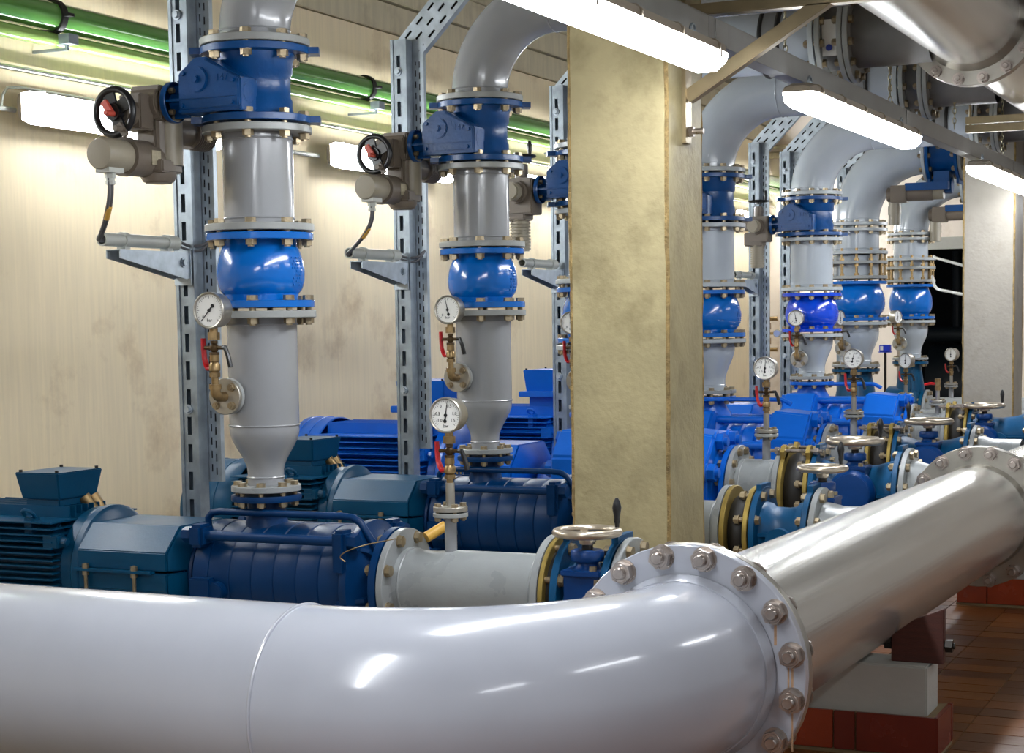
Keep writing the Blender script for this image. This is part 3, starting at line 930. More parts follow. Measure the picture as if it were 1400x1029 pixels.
for k in (6, 7):
    X = RISER[k]
    dn = 300 if k == 6 else 250
    r, R, Rb, n, d = DN[dn]
    h = FT / 2
    zc = 2.40 if k == 6 else 2.325
    ye = 2.52 if k == 6 else 2.60
    elbow(k, X, dn, 1.905 - h, zc, ye, ye, 1.865 - h)
    spool(k, X, dn, 1.704 - h, 1.865 + h, 1.704 - h, 0, 'short grey flanged spool under the elbow of ', False)
    # dismantling joint: a loose sleeve with three flanges and long studs
    t = thing('dismantling_joint', 'grey dismantling joint with long tie studs on ' + short(k), 'joint', T(X, YU, 1.53 - h))
    f1 = flange(t, 0, FT, R, r - .003, GREYF)
    flange(t, .105, .105 + FT, R, r + .004, GREYF)
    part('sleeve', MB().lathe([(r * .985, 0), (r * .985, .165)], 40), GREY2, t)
    for i in range(n):
        a = 2 * PI * (i + .5) / n
        put('stud', cached(('stud',), lambda: MB().cyl(.010, -.02, .215, 10).hex(.017, .022, .038).hex(.017, .088, .104).hex(.017, .128, .144).mesh('stud', BRONZE)), f1, T(Rb * math.cos(a), Rb * math.sin(a), 0))
    check_valve(k, X, dn, 1.236 - h, 1.492 + h, 1.204 - h, BLUEC)
    reducer(k, X, dn, 200 if k == 6 else 150, .905 - .0095, 1.204 + h, .955, 1.13, .872 - .0095, False)
    discharge_gauge(T(X - .18, YU + .05, 1.03), 'edge-on bronze gauge at the funnel of ' + short(k), .052, 0, 70, .215)
    # level motorised valve after the elbow
    M = T(X, ye - FT, zc) @ RX(90)
    t = thing('motorised_valve', 'dark blue motorised valve after the elbow of ' + short(k), 'valve', M)
    part('body', MB().lathe([(r * 1.12, .03), (r * 1.12, .20)], 40), BLUEV, t)
    flange(t, .004, .004 + FT, R * 1.02, r - .003, BLUEV, (n, Rb, d, -FT, .004 + FT))
    flange(t, .200, .200 + FT, R * 1.02, r - .003, BLUEV)
    part('foot', MB().box(-.10, .10, -R * 1.08, -R * .78, .006, .006 + FT - .004).box(-.10, .10, -R * 1.08, -R * .78, .202, .200 + FT - .002), BLUEV, t)
    OF = T(-.06, .02, -.24)
    g = part('gearbox', MB().box(-.13, .02, -R - .04, -r * .95, .05, .16).box(-.17, -.06, -R - .06, -R - .008, -.14, .16).cyl(.055, .03, .17, 24, T(-.06, -R - .03, 0)), BLUEV, t, None, .004)
    a = part('actuator', MB().cyl(.05, -.10, .22, 24, T(-.05, -R - .10, .07)).box(-.11, .0, -R - .16, -R - .04, .0, .11), ACT, t, OF, .004)
    part('terminal_cover', MB().cyl(.045, .22, .29, 24, T(-.05, -R - .10, .07)), ACTL, a)
    part('motor', MB().cyl(.042, 0, .16, 22, T(-.05, -R - .15, .02) @ RX(90)).cyl(.046, .03, .09, 22, T(-.05, -R - .15, .02) @ RX(90)), ACTL, a)
    t = thing('branch_pipe', 'dull grey pipe beyond the valve of ' + short(k), 'pipe', T(X, ye - FT - .224, zc) @ RX(90))
    flange(t, 0, FT, R, r - .003, GREYF, (n, Rb, d, -.004 - FT, FT))
    part('pipe_body', MB().lathe([(r, .002), (r, ye - FT - .224 - 1.44)], 40), GREYD, t)

# branches with wafer valves from risers 3-5 to the stainless header
for k in (3, 4, 5):
    X = RISER[k]
    r, R, Rb, n, d = DN[250]
    zc = 2.452
    t = thing('wafer_valve', 'dark grey wafer valve overhead, fed by ' + short(k), 'valve', T(X, 1.958, zc) @ RX(90))
    part('body', MB().cyl(r * 1.02, .02, .10, 40).box(-.03, .03, .10, .22, .03, .08), GREYD, t)
    flange(t, .003, .003 + FT, R, r - .003, GREYF, (n, Rb, d, -FT - .003, .003 + FT))
    flange(t, .097, .097 + FT, R, r - .003, GREYF, (n, Rb, d, .097, .097 + 2 * FT + .006))
    if k == 3:
        lb = part('paper_label', MB().box(-.0295, -.028, -.075, .075, -.03, .03, T(-r * .98, -.02, .06) @ RZ(8)), LABEL, t, label='small white paper tag')
        part('print', MB().cyl(.014, 0, .001, 18, T(-.0296 - r * .98, -.065, .06) @ RY(-90)).box(-.0305 - r * .98, -.0297 - r * .98, -.01, .03, .045, .075), INKB, lb)
    t = thing('branch_pipe', 'dull grey branch pipe overhead, fed by ' + short(k), 'pipe', T(X, 1.836, zc) @ RX(90))
    flange(t, 0, FT, R, r - .003, GREYF)
    part('pipe_body', MB().lathe([(r, .002), (r, .34)], 40), GREYD, t)
    t = thing('rubber_pipe_clamp', 'black rubber clamp on the level pipe of ' + short(k), 'clamp', T(X, 2.17, zc) @ RX(90))
    part('clamp_band', MB().lathe([(r, -.035), (r + .012, -.035), (r + .012, .035), (r, .035)], 40, None, True), GREYD, t)
    part('rubber_edge', MB().torus(r + .006, .012, 40, 8, T(0, 0, -.037)).torus(r + .006, .012, 40, 8, T(0, 0, .037)), RUBBER, t)
    part('hanger_rod', MB().cyl(.008, r + .005, H - zc, 10, RX(-90)), GALV, t)

# cables from the two left actuators down into the conduits
for k, px in ((1, 4.895), (2, 6.435)):
    X = RISER[k]
    x0, y0, z0 = X - .357, YU + .293, 1.695
    t = thing('actuator_cable', 'grey cable pair with yellow marker below the actuator on ' + short(k), 'cable')
    e = (px - .425, 3.49, 1.540)
    lp = lambda u, dx, zz: (x0 + (e[0] - .03 - x0) * u + dx, y0 + (e[1] - y0) * u, zz)
    path = lambda dx: smooth([(x0 + dx, y0, z0 + .03), (x0 + dx, y0, z0 - .02), lp(.12, dx, z0 - .06), lp(.42, dx * .9, z0 - .105), lp(.80, dx * .8, e[2] + .012), lp(.97, dx * .6, e[2] - .004), (e[0] + .02, e[1], e[2] + dx), (e[0] + .07, e[1], e[2] + dx), (e[0] + .36, e[1], e[2] + dx), (e[0] + .42, e[1] - .02, e[2] - .014 + dx), (e[0] + .44, e[1] - .06, e[2] - .014 + dx), (e[0] + .47, e[1] - .085, e[2] + .02)])
    for dx in (-.0075, .0075):
        part('cable', MB().tube(path(dx), .0050, 8), CABLE, t)
    q = path(0)
    part('cable_marker', MB().tube(q[13:18], .0105, 10), YELLOW, t, label='yellow marker sleeve')

# ------------------------------------------------------------------ pump sets
PN = {1: 'nearest the camera at left', 2: 'second from the camera, left of the big pillar', 3: 'third, at the right edge of the big pillar', 4: 'fourth, right of the big pillar', 5: 'fifth, right of the big pillar'}


def pump_a(k, X):
    """navy multistage ring-section pump; local z runs toward suction (-Y), y up"""
    m = NAVY
    M = T(X, YU, .472) @ RX(90)
    t = thing('multistage_pump', 'dark navy multistage pump with tie rods, ' + PN[k], 'pump', M)
    R = .17
    for i in range(6):
        z0 = -.115 + i * .080
        part('stage_casing', lambda: MB().lathe([(R - .02, 0), (R - .001, 0), (R, .003), (R, .0745), (R - .004, .078), (R - .004, .080), (R - .02, .080)], 48, None, True), m, t, T(0, 0, z0), key='stageA')
    # discharge casing and nozzle
    part('discharge_casing', MB().lathe([(0, -.20), (.10, -.20), (.15, -.185), (.172, -.17), (.172, -.115), (0, -.115)], 48).lathe([(.085, .10), (.068, .165), (.060, .20), (.060, .235)], 32, T(0, 0, 0) @ RX(-90)), m, t, sharp=50)
    fl = part('discharge_flange', MB().lathe([(0, -.0095), (.110, -.0095), (.112, 0), (.110, .0095), (0, .0095)], 40, T(0, .720 - .472, 0) @ RX(-90)), m, t)
    sc = part('suction_casing', MB().lathe([(0, .365), (.185, .365), (.19, .37), (.19, .392), (.165, .40), (.12, .425), (.105, .46), (0, .46)], 48), m, t, sharp=45)
    for a in (0, 60, 120, 180, 240, 300):
        part('rib', lambda: MB().prism([(.10, .40), (.16, .40), (.15, .43), (.112, .455), (.10, .455)], -.006, .006, Matrix(((1, 0, 0, 0), (0, 0, 1, 0), (0, 1, 0, 0), (0, 0, 0, 1)))), m, sc, RZ(a + 15), key='ribA')
    r, Rf, Rb, n, d = DN[200]
    part('suction_flange', MB().lathe([(0, .455), (Rf - .002, .455), (Rf, .457), (Rf, .479), (0, .479)], 48), m, t)
    for a in (42, 138, 222, 318):
        Mx = RZ(a)
        rd = part('tie_rod', lambda: MB().cyl(.0155, -.185, .415, 16).hex(.026, -.205, -.175).hex(.026, .392, .42), m, t, Mx @ T(.208, 0, 0), key='rodA')
        bx, by = .208 * math.cos(math.radians(a)), .208 * math.sin(math.radians(a))
        for z0, z1 in ((-.172, -.120), (.345, .392)):
            lo_ = .10 if z0 > 0 else .036
            ya, yb = (by - lo_, by + .036) if by > 0 else (by - .036, by + lo_)
            part('rod_boss', MB().box(bx - .036, bx + .036, ya, yb, z0, z1), m, t, None, .010)
    part('balance_pipe', MB().tube([(-.075, .14, -.17), (-.080, .185, -.168), (-.082, .203, -.15), (-.082, .207, -.12), (-.08, .207, .32), (-.08, .204, .36), (-.078, .19, .385), (-.075, .165, .40), (-.07, .12, .43), (-.07, .08, .44)], .0115, 12), m, t)
    part('bracket_lug', MB().box(-.20, -.13, -.06, .01, -.165, -.09).cyl(.03, -.195, -.14, 16, T(0, -.03, -.075) @ RY(90)), m, t, None, .004)
    part('bearing_housing', MB().lathe([(0, -.31), (.08, -.31), (.10, -.295), (.103, -.24), (.12, -.235), (.12, -.20), (0, -.20)], 36).box(-.135, .135, -.035, .035, -.295, -.225).torus(.135, .008, 36, 6, T(0, 0, -.205)), m, t, sharp=45)
    part('foot', MB().box(-.19, .19, -.352, -.16, -.16, -.12).box(-.19, .19, -.352, -.17, .34, .38).box(-.22, .22, -.352, -.335, -.24, .42), m, t)
    return t


def pump_b(k, X):
    """bright blue multistage pump with large octagonal end casings"""
    m = PBLUE
    M = T(X, YU, .497) @ RX(90)
    t = thing('multistage_pump', 'bright blue multistage pump with large nuts, ' + PN[k], 'pump', M)
    R = .20
    for i in range(4):
        part('stage_casing', lambda: MB().lathe([(R - .03, 0), (R - .003, 0), (R, .004), (R, .060), (R - .012, .068), (R - .012, .080), (R - .03, .080)], 48, None, True), m, t, T(0, 0, .07 + i * .08), key='stageB')

    def octa(q, c):
        return [(-q, -c), (-c, -q), (c, -q), (q, -c), (q, c), (c, q), (-c, q), (-q, c)]
    part('discharge_casing', MB().prism(octa(.265, .15), -.14, .07).lathe([(.14, .16), (.115, .24), (.088, .29), (.085, .33)], 32, RX(-90)), m, t, None, .012)
    part('discharge_flange', MB().lathe([(0, -.0105), (.141, -.0105), (.1425, 0), (.141, .0105), (0, .0105)], 40, T(0, .826 - .497, 0) @ RX(-90)), m, t)
    part('suction_casing', MB().prism(octa(.27, .14), .39, .60, None, octa(.25, .13)).lathe([(.20, .595), (.16, .62), (.15, .64)], 40), m, t, None, .012)
    r, Rf, Rb, n, d = DN[250]
    part('suction_flange', MB().lathe([(0, .632), (Rf - .002, .632), (Rf, .634), (Rf, .655), (0, .655)], 48), m, t)
    for i in range(8):
        a = 22.5 + 45 * i
        part('tie_rod', lambda: MB().cyl(.021, -.15, .64, 16).hex(.040, .598, .632).hex(.040, -.17, -.138).cyl(.045, .590, .60, 20).lathe([(.021, .63), (.021, .648), (0, .65)], 14), m, t, RZ(a) @ T(.235, 0, 0), key='rodB')
    part('balance_pipe', MB().tube([(-.05, .30, -.10), (-.05, .325, -.06), (-.05, .325, .42), (-.05, .30, .47)], .012, 10), m, t)
    part('bearing_housing', MB().lathe([(0, -.30), (.07, -.30), (.10, -.28), (.105, -.19), (.14, -.18), (.14, -.14), (0, -.14)], 36), m, t, sharp=45)
    part('foot', MB().box(-.22, .22, -.377, -.22, -.12, .02).box(-.22, .22, -.377, -.22, .42, .58).box(-.25, .25, -.377, -.36, -.2, .64), m, t)


def motor(k, X, m, axis, r, y0, y1, box, name_l, fan):
    """finned electric motor, shaft along Y; y0 drive end, y1 fan end"""
    M = T(X, y0, axis) @ RX(-90)                         # local z -> +Y, y -> -Z
    t = thing('electric_motor', name_l, 'motor', M)
    L = y1 - y0
    part('frame', MB().lathe([(0, .02), (r * .88, .02), (r * .88, L - fan)], 48), m, t)
    part('drive_end_bell', MB().lathe([(0, -.03), (r * .55, -.03), (r * .95, -.01), (r * 1.0, 0), (r * 1.0, .022), (r * .94, .035), (r * .96, .07), (r * .9, .078), (0, .078)], 48), m, t, sharp=40)
    part('fan_cover', MB().lathe([(r * 1.05, L - fan), (r * 1.07, L - fan + .004), (r * 1.07, L - .03), (r * .98, L), (0, L + .002)], 48), m, t, sharp=50)
    if fan > .12:
        part('seam_band', MB().torus(r * 1.07, .003, 48, 6, T(0, 0, L - fan * .66)).torus(r * 1.07, .003, 48, 6, T(0, 0, L - fan * .33)), m, t)
    n = 17
    for i in range(n):
        z = -r * .80 + i * r * 1.6 / (n - 1)
        for sg in (-1, 1):
            if abs(z) <= r * .82 and not (r * .42 < -z < r * .72 and False):
                part('cooling_fin', lambda: MB().box(r * .40, r * 1.10, -.0025, .0025, .08, L - fan - .005), m, t, T(0, z, 0) @ (Matrix.Diagonal((sg, 1, 1, 1))), key=('fin', k, r, sg))
    for i in range(7):
        x = -r * .45 + i * r * .9 / 6
        part('cooling_fin', lambda: MB().box(-.0025, .0025, -r * 1.0, -r * .7, .11, L - fan - .005), m, t, T(x, 0, 0), key=('fint', k, r))
    hw, bl, zt, zb, zs = box
    z0 = .135 if k < 3 else .03
    tb = part('terminal_box', MB().prism([(-hw, z0 + .0), (hw, z0 + .0), (hw, z0 + bl), (-hw, z0 + bl)], -zt, -zb, Matrix(((1, 0, 0, 0), (0, 0, 1, 0), (0, 1, 0, 0), (0, 0, 0, 1))), [(-hw * zs, z0 + .012), (hw * zs, z0 + .012), (hw * zs, z0 + bl - .012), (-hw * zs, z0 + bl - .012)]).box(-hw * .75, hw * .75, -zb - .002, -r * .6, z0 + .02, z0 + bl - .02), m, t, None, .004)
    if k >= 3:
        part('box_brim', MB().box(-hw - .02, hw + .02, -zb - .02, -zb + .012, z0 - .02, z0 + bl + .02), m, tb, None, .004)
    for sx in (-hw + .015, hw - .015):
        for zz in (z0 + .015, z0 + bl - .015):
            part('screw', lambda: MB().hex(.006, 0, .008, RX(90)), DARKST, tb, T(sx, -zt, zz), key='tbs')
    if k < 3:
        part('cable_entry', MB().tube([(hw * .7, -zb, z0 + .02), (hw * .9, -zb + .09, z0 - .03)], .022, 12).tube([(hw * .3, -zb, z0 + .02), (hw * .6, -zb + .09, z0 - .03)], .022, 12), BRONZE, tb)
    part('lifting_eye', MB().torus(.020, .0065, 20, 8, T(-r * .98, -r * .92, .19) @ RZ(45) @ RX(90)).box(-r * 1.0, -r * .8, -r * .86, -r * .6, .175, .205), m, t)
    part('side_ledge', MB().prism([(-r * 1.04, -r * .52), (-r * .75, -r * .78), (-r * .6, -r * .6), (-r * .9, -r * .42)], .10, L - fan - .02), m, t, None, .004)
    part('ledge_lug', MB().box(-r * 1.08, -r * .86, -r * .60, -r * .40, .06, .12).hex(.016, .035, .065, T(-r * .97, -r * .5, 0)), m, t, None, .003)
    part('foot', MB().box(-r * 1.05, r * 1.05, r * .7, axis - .121, .10, .16).box(-r * 1.05, r * 1.05, r * .7, axis - .121, L - fan - .09, L - fan - .03), m, t)
    return t


def guard(k, X, m, y0, y1, zc, hw, label, mesh_panel=False):
    """octagonal coupling guard along Y; y0 pump end, y1 motor end"""
    t = thing('coupling_guard', label, 'guard', T(X, y1, zc) @ RX(90))    # local z -> -Y, y up
    L = y1 - y0
    tp, e = hw * .6, hw * .31
    q = [(-hw, .004), (hw, .004), (hw, e), (tp, hw * .70), (-tp, hw * .70), (-hw, e)]
    lq = [(-hw, -.004), (-hw, -e), (-tp, -hw * .70), (tp, -hw * .70), (hw, -e), (hw, -.004)]
    s_ = lambda p: [(x * .55, y * .62) for x, y in p]
    c = L * .90
    u = part('upper_cover', MB().prism(q, 0, c - .003), m, t, None, .003)
    part('upper_nose', MB().prism([(x * .99, y * .99) for x, y in q], c, L, None, s_(q)), m, t, None, .003)
    part('lower_cover', MB().prism(lq, 0, c - .003).prism(lq, c, L, None, s_(lq)), m, t, None, .003)
    fl = part('joint_strip', MB().box(-hw - .022, -hw + .002, -.004, .004, -.005, c * .86), m, t)
    for z in (.04, c * .66):
        part('bolt', lambda: MB().cyl(.006, -.11, .02, 10, RX(-90)).hex(.011, .004, .018, RX(-90)).hex(.011, -.018, -.004, RX(-90)), BOLT, fl, T(-hw - .012, 0, z), key='gub')
    part('support_leg', MB().box(-.04, .04, -(zc - .121), -hw * .6, .05, .08).box(-.04, .04, -(zc - .121), -hw * .6, c - .1, c - .07), m, t)
    if mesh_panel:
        b = MB()
        for i in range(9):
            b.box(-hw - .006, -hw - .002, -hw * .6, hw * .2, .02 + i * .018, .026 + i * .018)
            b.box(-hw - .006, -hw - .002, -hw * .6 + i * hw * .1, -hw * .6 + i * hw * .1 + .006, .02, .17)
        part('mesh_panel', b, MESHM, t, label='perforated brass coloured panel')
    return t


for k in (1, 2):
    X = RISER[k]
    pump_a(k, X)
    motor(k, X, TEAL, .472, .205, 3.615, 4.27 if k == 1 else 4.36, (.118, .18, .315, .225, .82), 'teal finned electric motor with terminal box, ' + ('at the left picture edge' if k == 1 else 'behind the leftmost riser'), .11 if k == 1 else .27)
    guard(k, X, TEAL, 3.225, 3.612, .492, .20, 'teal octagonal coupling guard between the ' + ('leftmost motor and the nearest pump' if k == 1 else 'second motor and second pump'))
for k in (3, 4, 5):
    X = RISER[k]
    pump_b(k, X)
    if k < 5:
        motor(k, X, PBLUE, .505, .275, 3.72 if k == 3 else 3.78, 4.60 if k == 3 else 4.56, (.15, .26, .48, .34, .85), 'bright blue finned motor ' + ('behind the second slotted post' if k == 3 else 'behind the lower second riser, near the big pillar'), .19)
    else:
        motor(k, X, TEAL, .505, .275, 3.86, 4.62, (.15, .26, .48, .34, .85), 'teal motor low down between the slotted posts right of the pillar', .19)
    guard(k, X, PBLUE, 3.33, 3.68 if k == 3 else 3.74, .52, .24, {3: 'bright blue coupling guard with mesh panel at left edge of the big pillar', 4: 'bright blue coupling guard hidden behind the big pillar', 5: 'bright blue coupling guard behind the right slotted posts'}[k], k == 3)

# standing pumps of risers 6 and 7
for k in (6, 7):
    X = RISER[k]
    r2, R2, Rb2, n2, d2 = DN[200 if k == 6 else 150]
    t = thing('upright_pump', 'petrol blue pump with tapering discharge neck under ' + short(k), 'pump', T(X, YU, 0))
    part('discharge_flange', MB().lathe([(0, .862), (R2, .862), (R2, .882), (0, .882)], 36), TEAL, t)
    part('neck', MB().lathe([(r2 * 1.02, .865), (r2 * 1.1, .80), (r2 * 1.45, .62), (r2 * 1.7, .52)], 36), TEAL, t)
    part('neck_rib', MB().prism([(r2, .85), (r2 * 1.9, .56), (r2 * 1.5, .5), (r2 * .9, .5)], -.008, .008, RZ(200) @ Matrix(((1, 0, 0, 0), (0, 0, 1, 0), (0, 1, 0, 0), (0, 0, 0, 1)))), TEAL, t)
    part('volute', MB().lathe([(0, -.20), (.20, -.20), (.25, -.17), (.25, .05), (.20, .10), (0, .10)], 40, T(0, 0, .43) @ RX(90)), TEAL, t, None, 0)
    part('suction_flange', MB().lathe([(0, .10), (.2225, .10), (.2225, .126), (0, .126)], 40, T(0, 0, .43) @ RX(90)), TEAL, t)
    part('foot', MB().box(-.2, .2, -.1, .2, .121, .30), TEAL, t)

# ------------------------------------------------------------------ suction lines
LNm = {1: 'nearest the camera, left of the big pillar', 2: 'second from the camera, beside the steel pipe', 3: 'third from the camera, right of the big pillar', 4: 'fourth from the camera', 5: 'farthest, in front of the grey right pillar'}


def suction_pipe(k, X, zc, dn, ya, yb, nozzle):
    r, R, Rb, n, d = DN[dn]
    L = ya - yb
    t = thing('suction_pipe', 'pale grey flanged suction pipe, ' + LNm[k], 'pipe', T(X, ya, zc) @ RX(90))
    flange(t, 0, FT, R, r - .003, WHITEG, (n, Rb, d, -.026, FT))
    flange(t, L - FT, L, R, r - .003, WHITEG)
    part('pipe_body', MB().lathe([(r * 1.0, .0), (r * 1.0, .05), (r * .955, .07), (r * .955, .12), (r, .20), (r, L)] if k < 3 else [(r, 0), (r, L)], 48), WHITEG, t, sharp=60)
    seams(t, r, WHITEG, T(0, 0, FT + .02), T(0, 0, L - FT - .03))
    return t


def joint(k, X, zc, dn, ya, yb, lugs):
    r, R, Rb, n, d = DN[dn]
    L = ya - yb
    t = thing('expansion_joint', 'black rubber expansion joint with brass rings, ' + LNm[k], 'joint', T(X, ya, zc) @ RX(90))
    w = .014 if L < .05 else .018

    def rg(z):
        b = ring(R, r, z, z + w)
        if lugs:
            for a in (60, 120):
                b.prism([(R * .9, -.035), (R * 1.14, -.03), (R * 1.2, 0), (R * 1.14, .03), (R * .9, .035)], z, z + w, RZ(a))
        return b
    part('ring_flange', rg(0), BRASS, t)
    if L > .05:
        part('ring_flange', rg(L - w), BRASS, t)
    part('bellows', MB().lathe([(r * 1.12, w), (r * 1.18, w + .004), (r * 1.33, L * .5), (r * 1.18, L - w - .004), (r * 1.12, L - w)] if L > .05 else [(r * 1.3, w), (r * 1.32, L)], 44), RUBBER, t, sharp=60)
    if lugs:
        for a in (60, 120):
            part('tie_rod', MB().cyl(.008, -.05, L + .05, 10, RZ(a) @ T(R * 1.08, 0, 0)).hex(.016, -.03, -.012, RZ(a) @ T(R * 1.08, 0, 0)).hex(.016, L + .012, L + .03, RZ(a) @ T(R * 1.08, 0, 0)), SSB, t)


def handwheel(b, R):
    b.torus(R * .86, R * .15, 44, 12, Matrix.Diagonal((1, 1, .85, 1)))
    for q in (30, 102, 174, 246, 318):
        b.prism([(.01, -R * .10), (R * .80, -R * .12), (R * .80, R * .12), (.01, R * .10)], -.022, -.010, RZ(q) @ RY(-6))
    b.lathe([(.0, -.034), (R * .22, -.034), (R * .26, -.02), (R * .22, -.004), (0, -.004)], 24)
    return b


def gate_valve(k, X, zc, dn, ya, yb, yw, zw, Rw, m, dx=0.0, ha=-35):
    r, R, Rb, n, d = DN[dn]
    L = ya - yb
    lab = {1: 'dark blue gate valve with silver handwheel, ' + LNm[1], 2: 'petrol blue valve with silver handwheel, ' + LNm[2], 3: 'blue gate valve with large silver handwheel, ' + LNm[3], 4: 'blue gate valve with silver handwheel, ' + LNm[4], 5: 'blue gate valve with silver handwheel, ' + LNm[5]}[k]
    t = thing('gate_valve', lab, 'valve', T(X, ya, zc) @ RX(90))
    fa = flange(t, 0, FT, R, r - .003, m, (n, Rb, d, -.04, FT))
    flange(t, L - FT, L, R, r - .003, m, (n, Rb, d, L - FT, L + FT + .006))
    for z in (0, L - FT):
        part('flange_lug', MB().box(-.06, .06, R * .86, R * 1.06, z + .001, z + FT - .001), m, t)
    zw_ = ya - yw
    part('body', MB().lathe([(r * 1.05, .01), (r * .98, FT + .02), (r * .86, L * .25), (r * .84, L * .5), (r * .90, L * .7), (r * 1.02, L - FT - .04), (r * 1.05, L - .01)], 40), m, t, sharp=60)
    hb = zw - zc
    tp = hb - .118

    def bonnet():
        b = MB()
        b.box(-.050, r * .6, tp - .22, tp, zw_ - .055, zw_ + .055)
        b.prism([(-.06, -.06), (.06, -.06), (.07, 0), (.06, .06), (-.06, .06), (-.07, 0)], tp - .002, tp + .014, T(0, 0, zw_) @ RX(-90))
        b.lathe([(.045, tp + .012), (.034, tp + .022), (.030, tp + .034), (.046, tp + .036), (.048, tp + .040), (.048, tp + .064), (.045, tp + .068), (0, tp + .068)], 28, T(0, 0, zw_) @ RX(-90))
        if k > 2:
            b.lathe([(.10, 0), (.10, .03), (.085, .055), (0, .062)], 30, T(-.045, tp - .10, zw_) @ RY(-90))
        return b
    bo = part('bonnet', bonnet(), BLUEG, t, T(dx, 0, 0), .003)
    for sx in (-.045, .045):
        part('bolt', lambda: MB().hex(.011, 0, .014, RX(-90)), BOLT, bo, T(sx, tp + .013, zw_ + .035), key='bob')
    part('stem', MB().cyl(.016, tp + .06, hb - .02, 14, T(dx, 0, zw_) @ RX(-90)), DARKST, t)
    wh = part('handwheel', handwheel(MB(), Rw), ALU, t, T(dx, hb, zw_) @ RX(-90), label='cast silver handwheel')
    part('crank_handle', MB().lathe([(.006, 0), (.007, .012), (.0095, .018), (.0085, .030), (.012, .048), (.0135, .058), (.010, .074), (.004, .086), (0, .087)], 16), BLACK, wh, RZ(ha) @ T(Rw * .86, 0, Rw * .10), label='black turned handle')
    # body side rib
    part('side_boss', MB().cyl(.05, 0, .03, 20, T(-r * 1.06, -.02, L * .5) @ RY(-90)).box(-r * 1.08, -r * .9, -.006, .006, FT, L - FT), m, t)
    return t


def outlet(k, X, zc, dn, ya, yb):
    r, R, Rb, n, d = DN[dn]
    t = thing('outlet_pipe', 'pale grey stub into the steel pipe, ' + LNm[k], 'pipe', T(X, ya, zc) @ RX(90))
    flange(t, 0, FT, R, r - .003, WHITEG)
    part('pipe_body', MB().lathe([(r * 1.08, .01), (r * 1.04, .05), (r * .95, .09), (r * .95, ya - yb)], 40), WHITEG, t, sharp=60)


SN = {1: 'left of the big pillar', 3: 'just right of the big pillar', 4: 'above the third handwheel', 6: 'small, in front of the petrol blue necks', 7: 'small, in front of the dark opening'}
# line 1
suction_pipe(1, 4.634, .47, 200, 2.535, 2.012, 0)
joint(1, 4.634, .47, 200, 2.008, 1.976, False)
gate_valve(1, 4.634, .47, 200, 1.972, 1.80, 1.879, .664, .10, TEAL2, -.10, -58)
outlet(1, 4.634, .47, 200, 1.794, 1.40)
suction_gauge(T(4.634, 2.365, .47 + .105), 'brass-backed suction gauge on the nearest pale suction pipe', .105, .412, .052, 8)
# line 2
suction_pipe(2, 6.228, .468, 200, 2.535, 1.995, 0)
joint(2, 6.228, .468, 200, 1.991, 1.885, False)
gate_valve(2, 6.228, .468, 200, 1.880, 1.665, 1.672, .70, .096, TEAL2, .10, -40)
outlet(2, 6.228, .468, 200, 1.659, 1.40)
# lines 3-5
for k in (3, 4, 5):
    X = RISER[k]
    zc = .497
    suction_pipe(k, X, zc, 250, 2.358, 2.125, 0)
    joint(k, X, zc, 250, 2.121, 1.99, True)
    gate_valve(k, X, zc, 250, 1.985, 1.605, {3: 1.80, 4: 1.81, 5: 1.89}[k], {3: .728, 4: .718, 5: .69}[k], .124, TEAL2, -.10, {3: -75, 4: 120, 5: -70}[k])
    outlet(k, X, zc, 250, 1.598, 1.36)
suction_gauge(T(7.45, 2.222, .63), 'white suction gauge with red lever ' + SN[3], .105, .408, .050, 4)
suction_gauge(T(9.05, 2.224, .63), 'white suction gauge with red lever ' + SN[4], .10, .408, .050, 12)
suction_gauge(T(11.15, 2.20, .63), 'steel drain tap with a red lever on the farthest suction pipe', .055, .185, gauge=False)
for k in (6, 7):
    X = RISER[k]
    r, R, Rb, n, d = DN[300]
    t = thing('suction_pipe', 'wide grey suction pipe of ' + short(k), 'pipe', T(X, YU - .13, .43) @ RX(90))
    flange(t, 0, FT, R, r - .003, WHITEG, (n, Rb, d, -.026, FT))
    part('pipe_body', MB().lathe([(r, .0), (r, 1.4), (0, 1.4)], 44), GREYF, t)
    suction_gauge(T(X, 2.66 if k == 6 else 2.69, .585), 'pressure gauge, ' + SN[k], .09, .352, .052, 0, True, -20, ())

# ------------------------------------------------------------------ the big foreground line
A, B = Vector((3.70, 1.2883, .4767)), Vector((7.09, 1.2333, .4535))
dx_ = (B - A).normalized()
dy_ = Vector((0, 0, 1)).cross(dx_).normalized()
dz_ = dx_.cross(dy_)
BIG = Matrix(((dx_.x, dy_.x, dz_.x, A.x), (dx_.y, dy_.y, dz_.y, A.y), (dx_.z, dy_.z, dz_.z, A.z), (0, 0, 0, 1)))
r, R, Rb, n, d = DN[400]
r4 = r
t = thing('elbow_pipe', 'huge lavender grey pipe elbow filling the foreground', 'pipe', BIG)
fl = flange(t, -.03, -.001, R, r - .003, BIGGREY, (16, Rb, .030, -.03, .031, SSB, True), RY(90))
re = .6095
pts = [(-.01, 0, 0), (-.05, 0, 0)] + arc((-.05, re, 0), re, 270, 180, (1, 0, 0), (0, 1, 0), 36)[1:]
part('pipe_bend', MB().tube([p if isinstance(p, tuple) else tuple(p) for p in pts], r, 72), BIGGREY, t, sharp=60)
part('weld_neck', MB().lathe([(r + .014, -.034), (r + .012, -.045), (r, -.062)], 64, RY(90)).torus(r, .005, 64, 6, T(-.06, 0, 0) @ RY(90)), BIGGREY, t)
RUST = mat('rust run', (188, 152, 118), .6, 0, .2, 60)
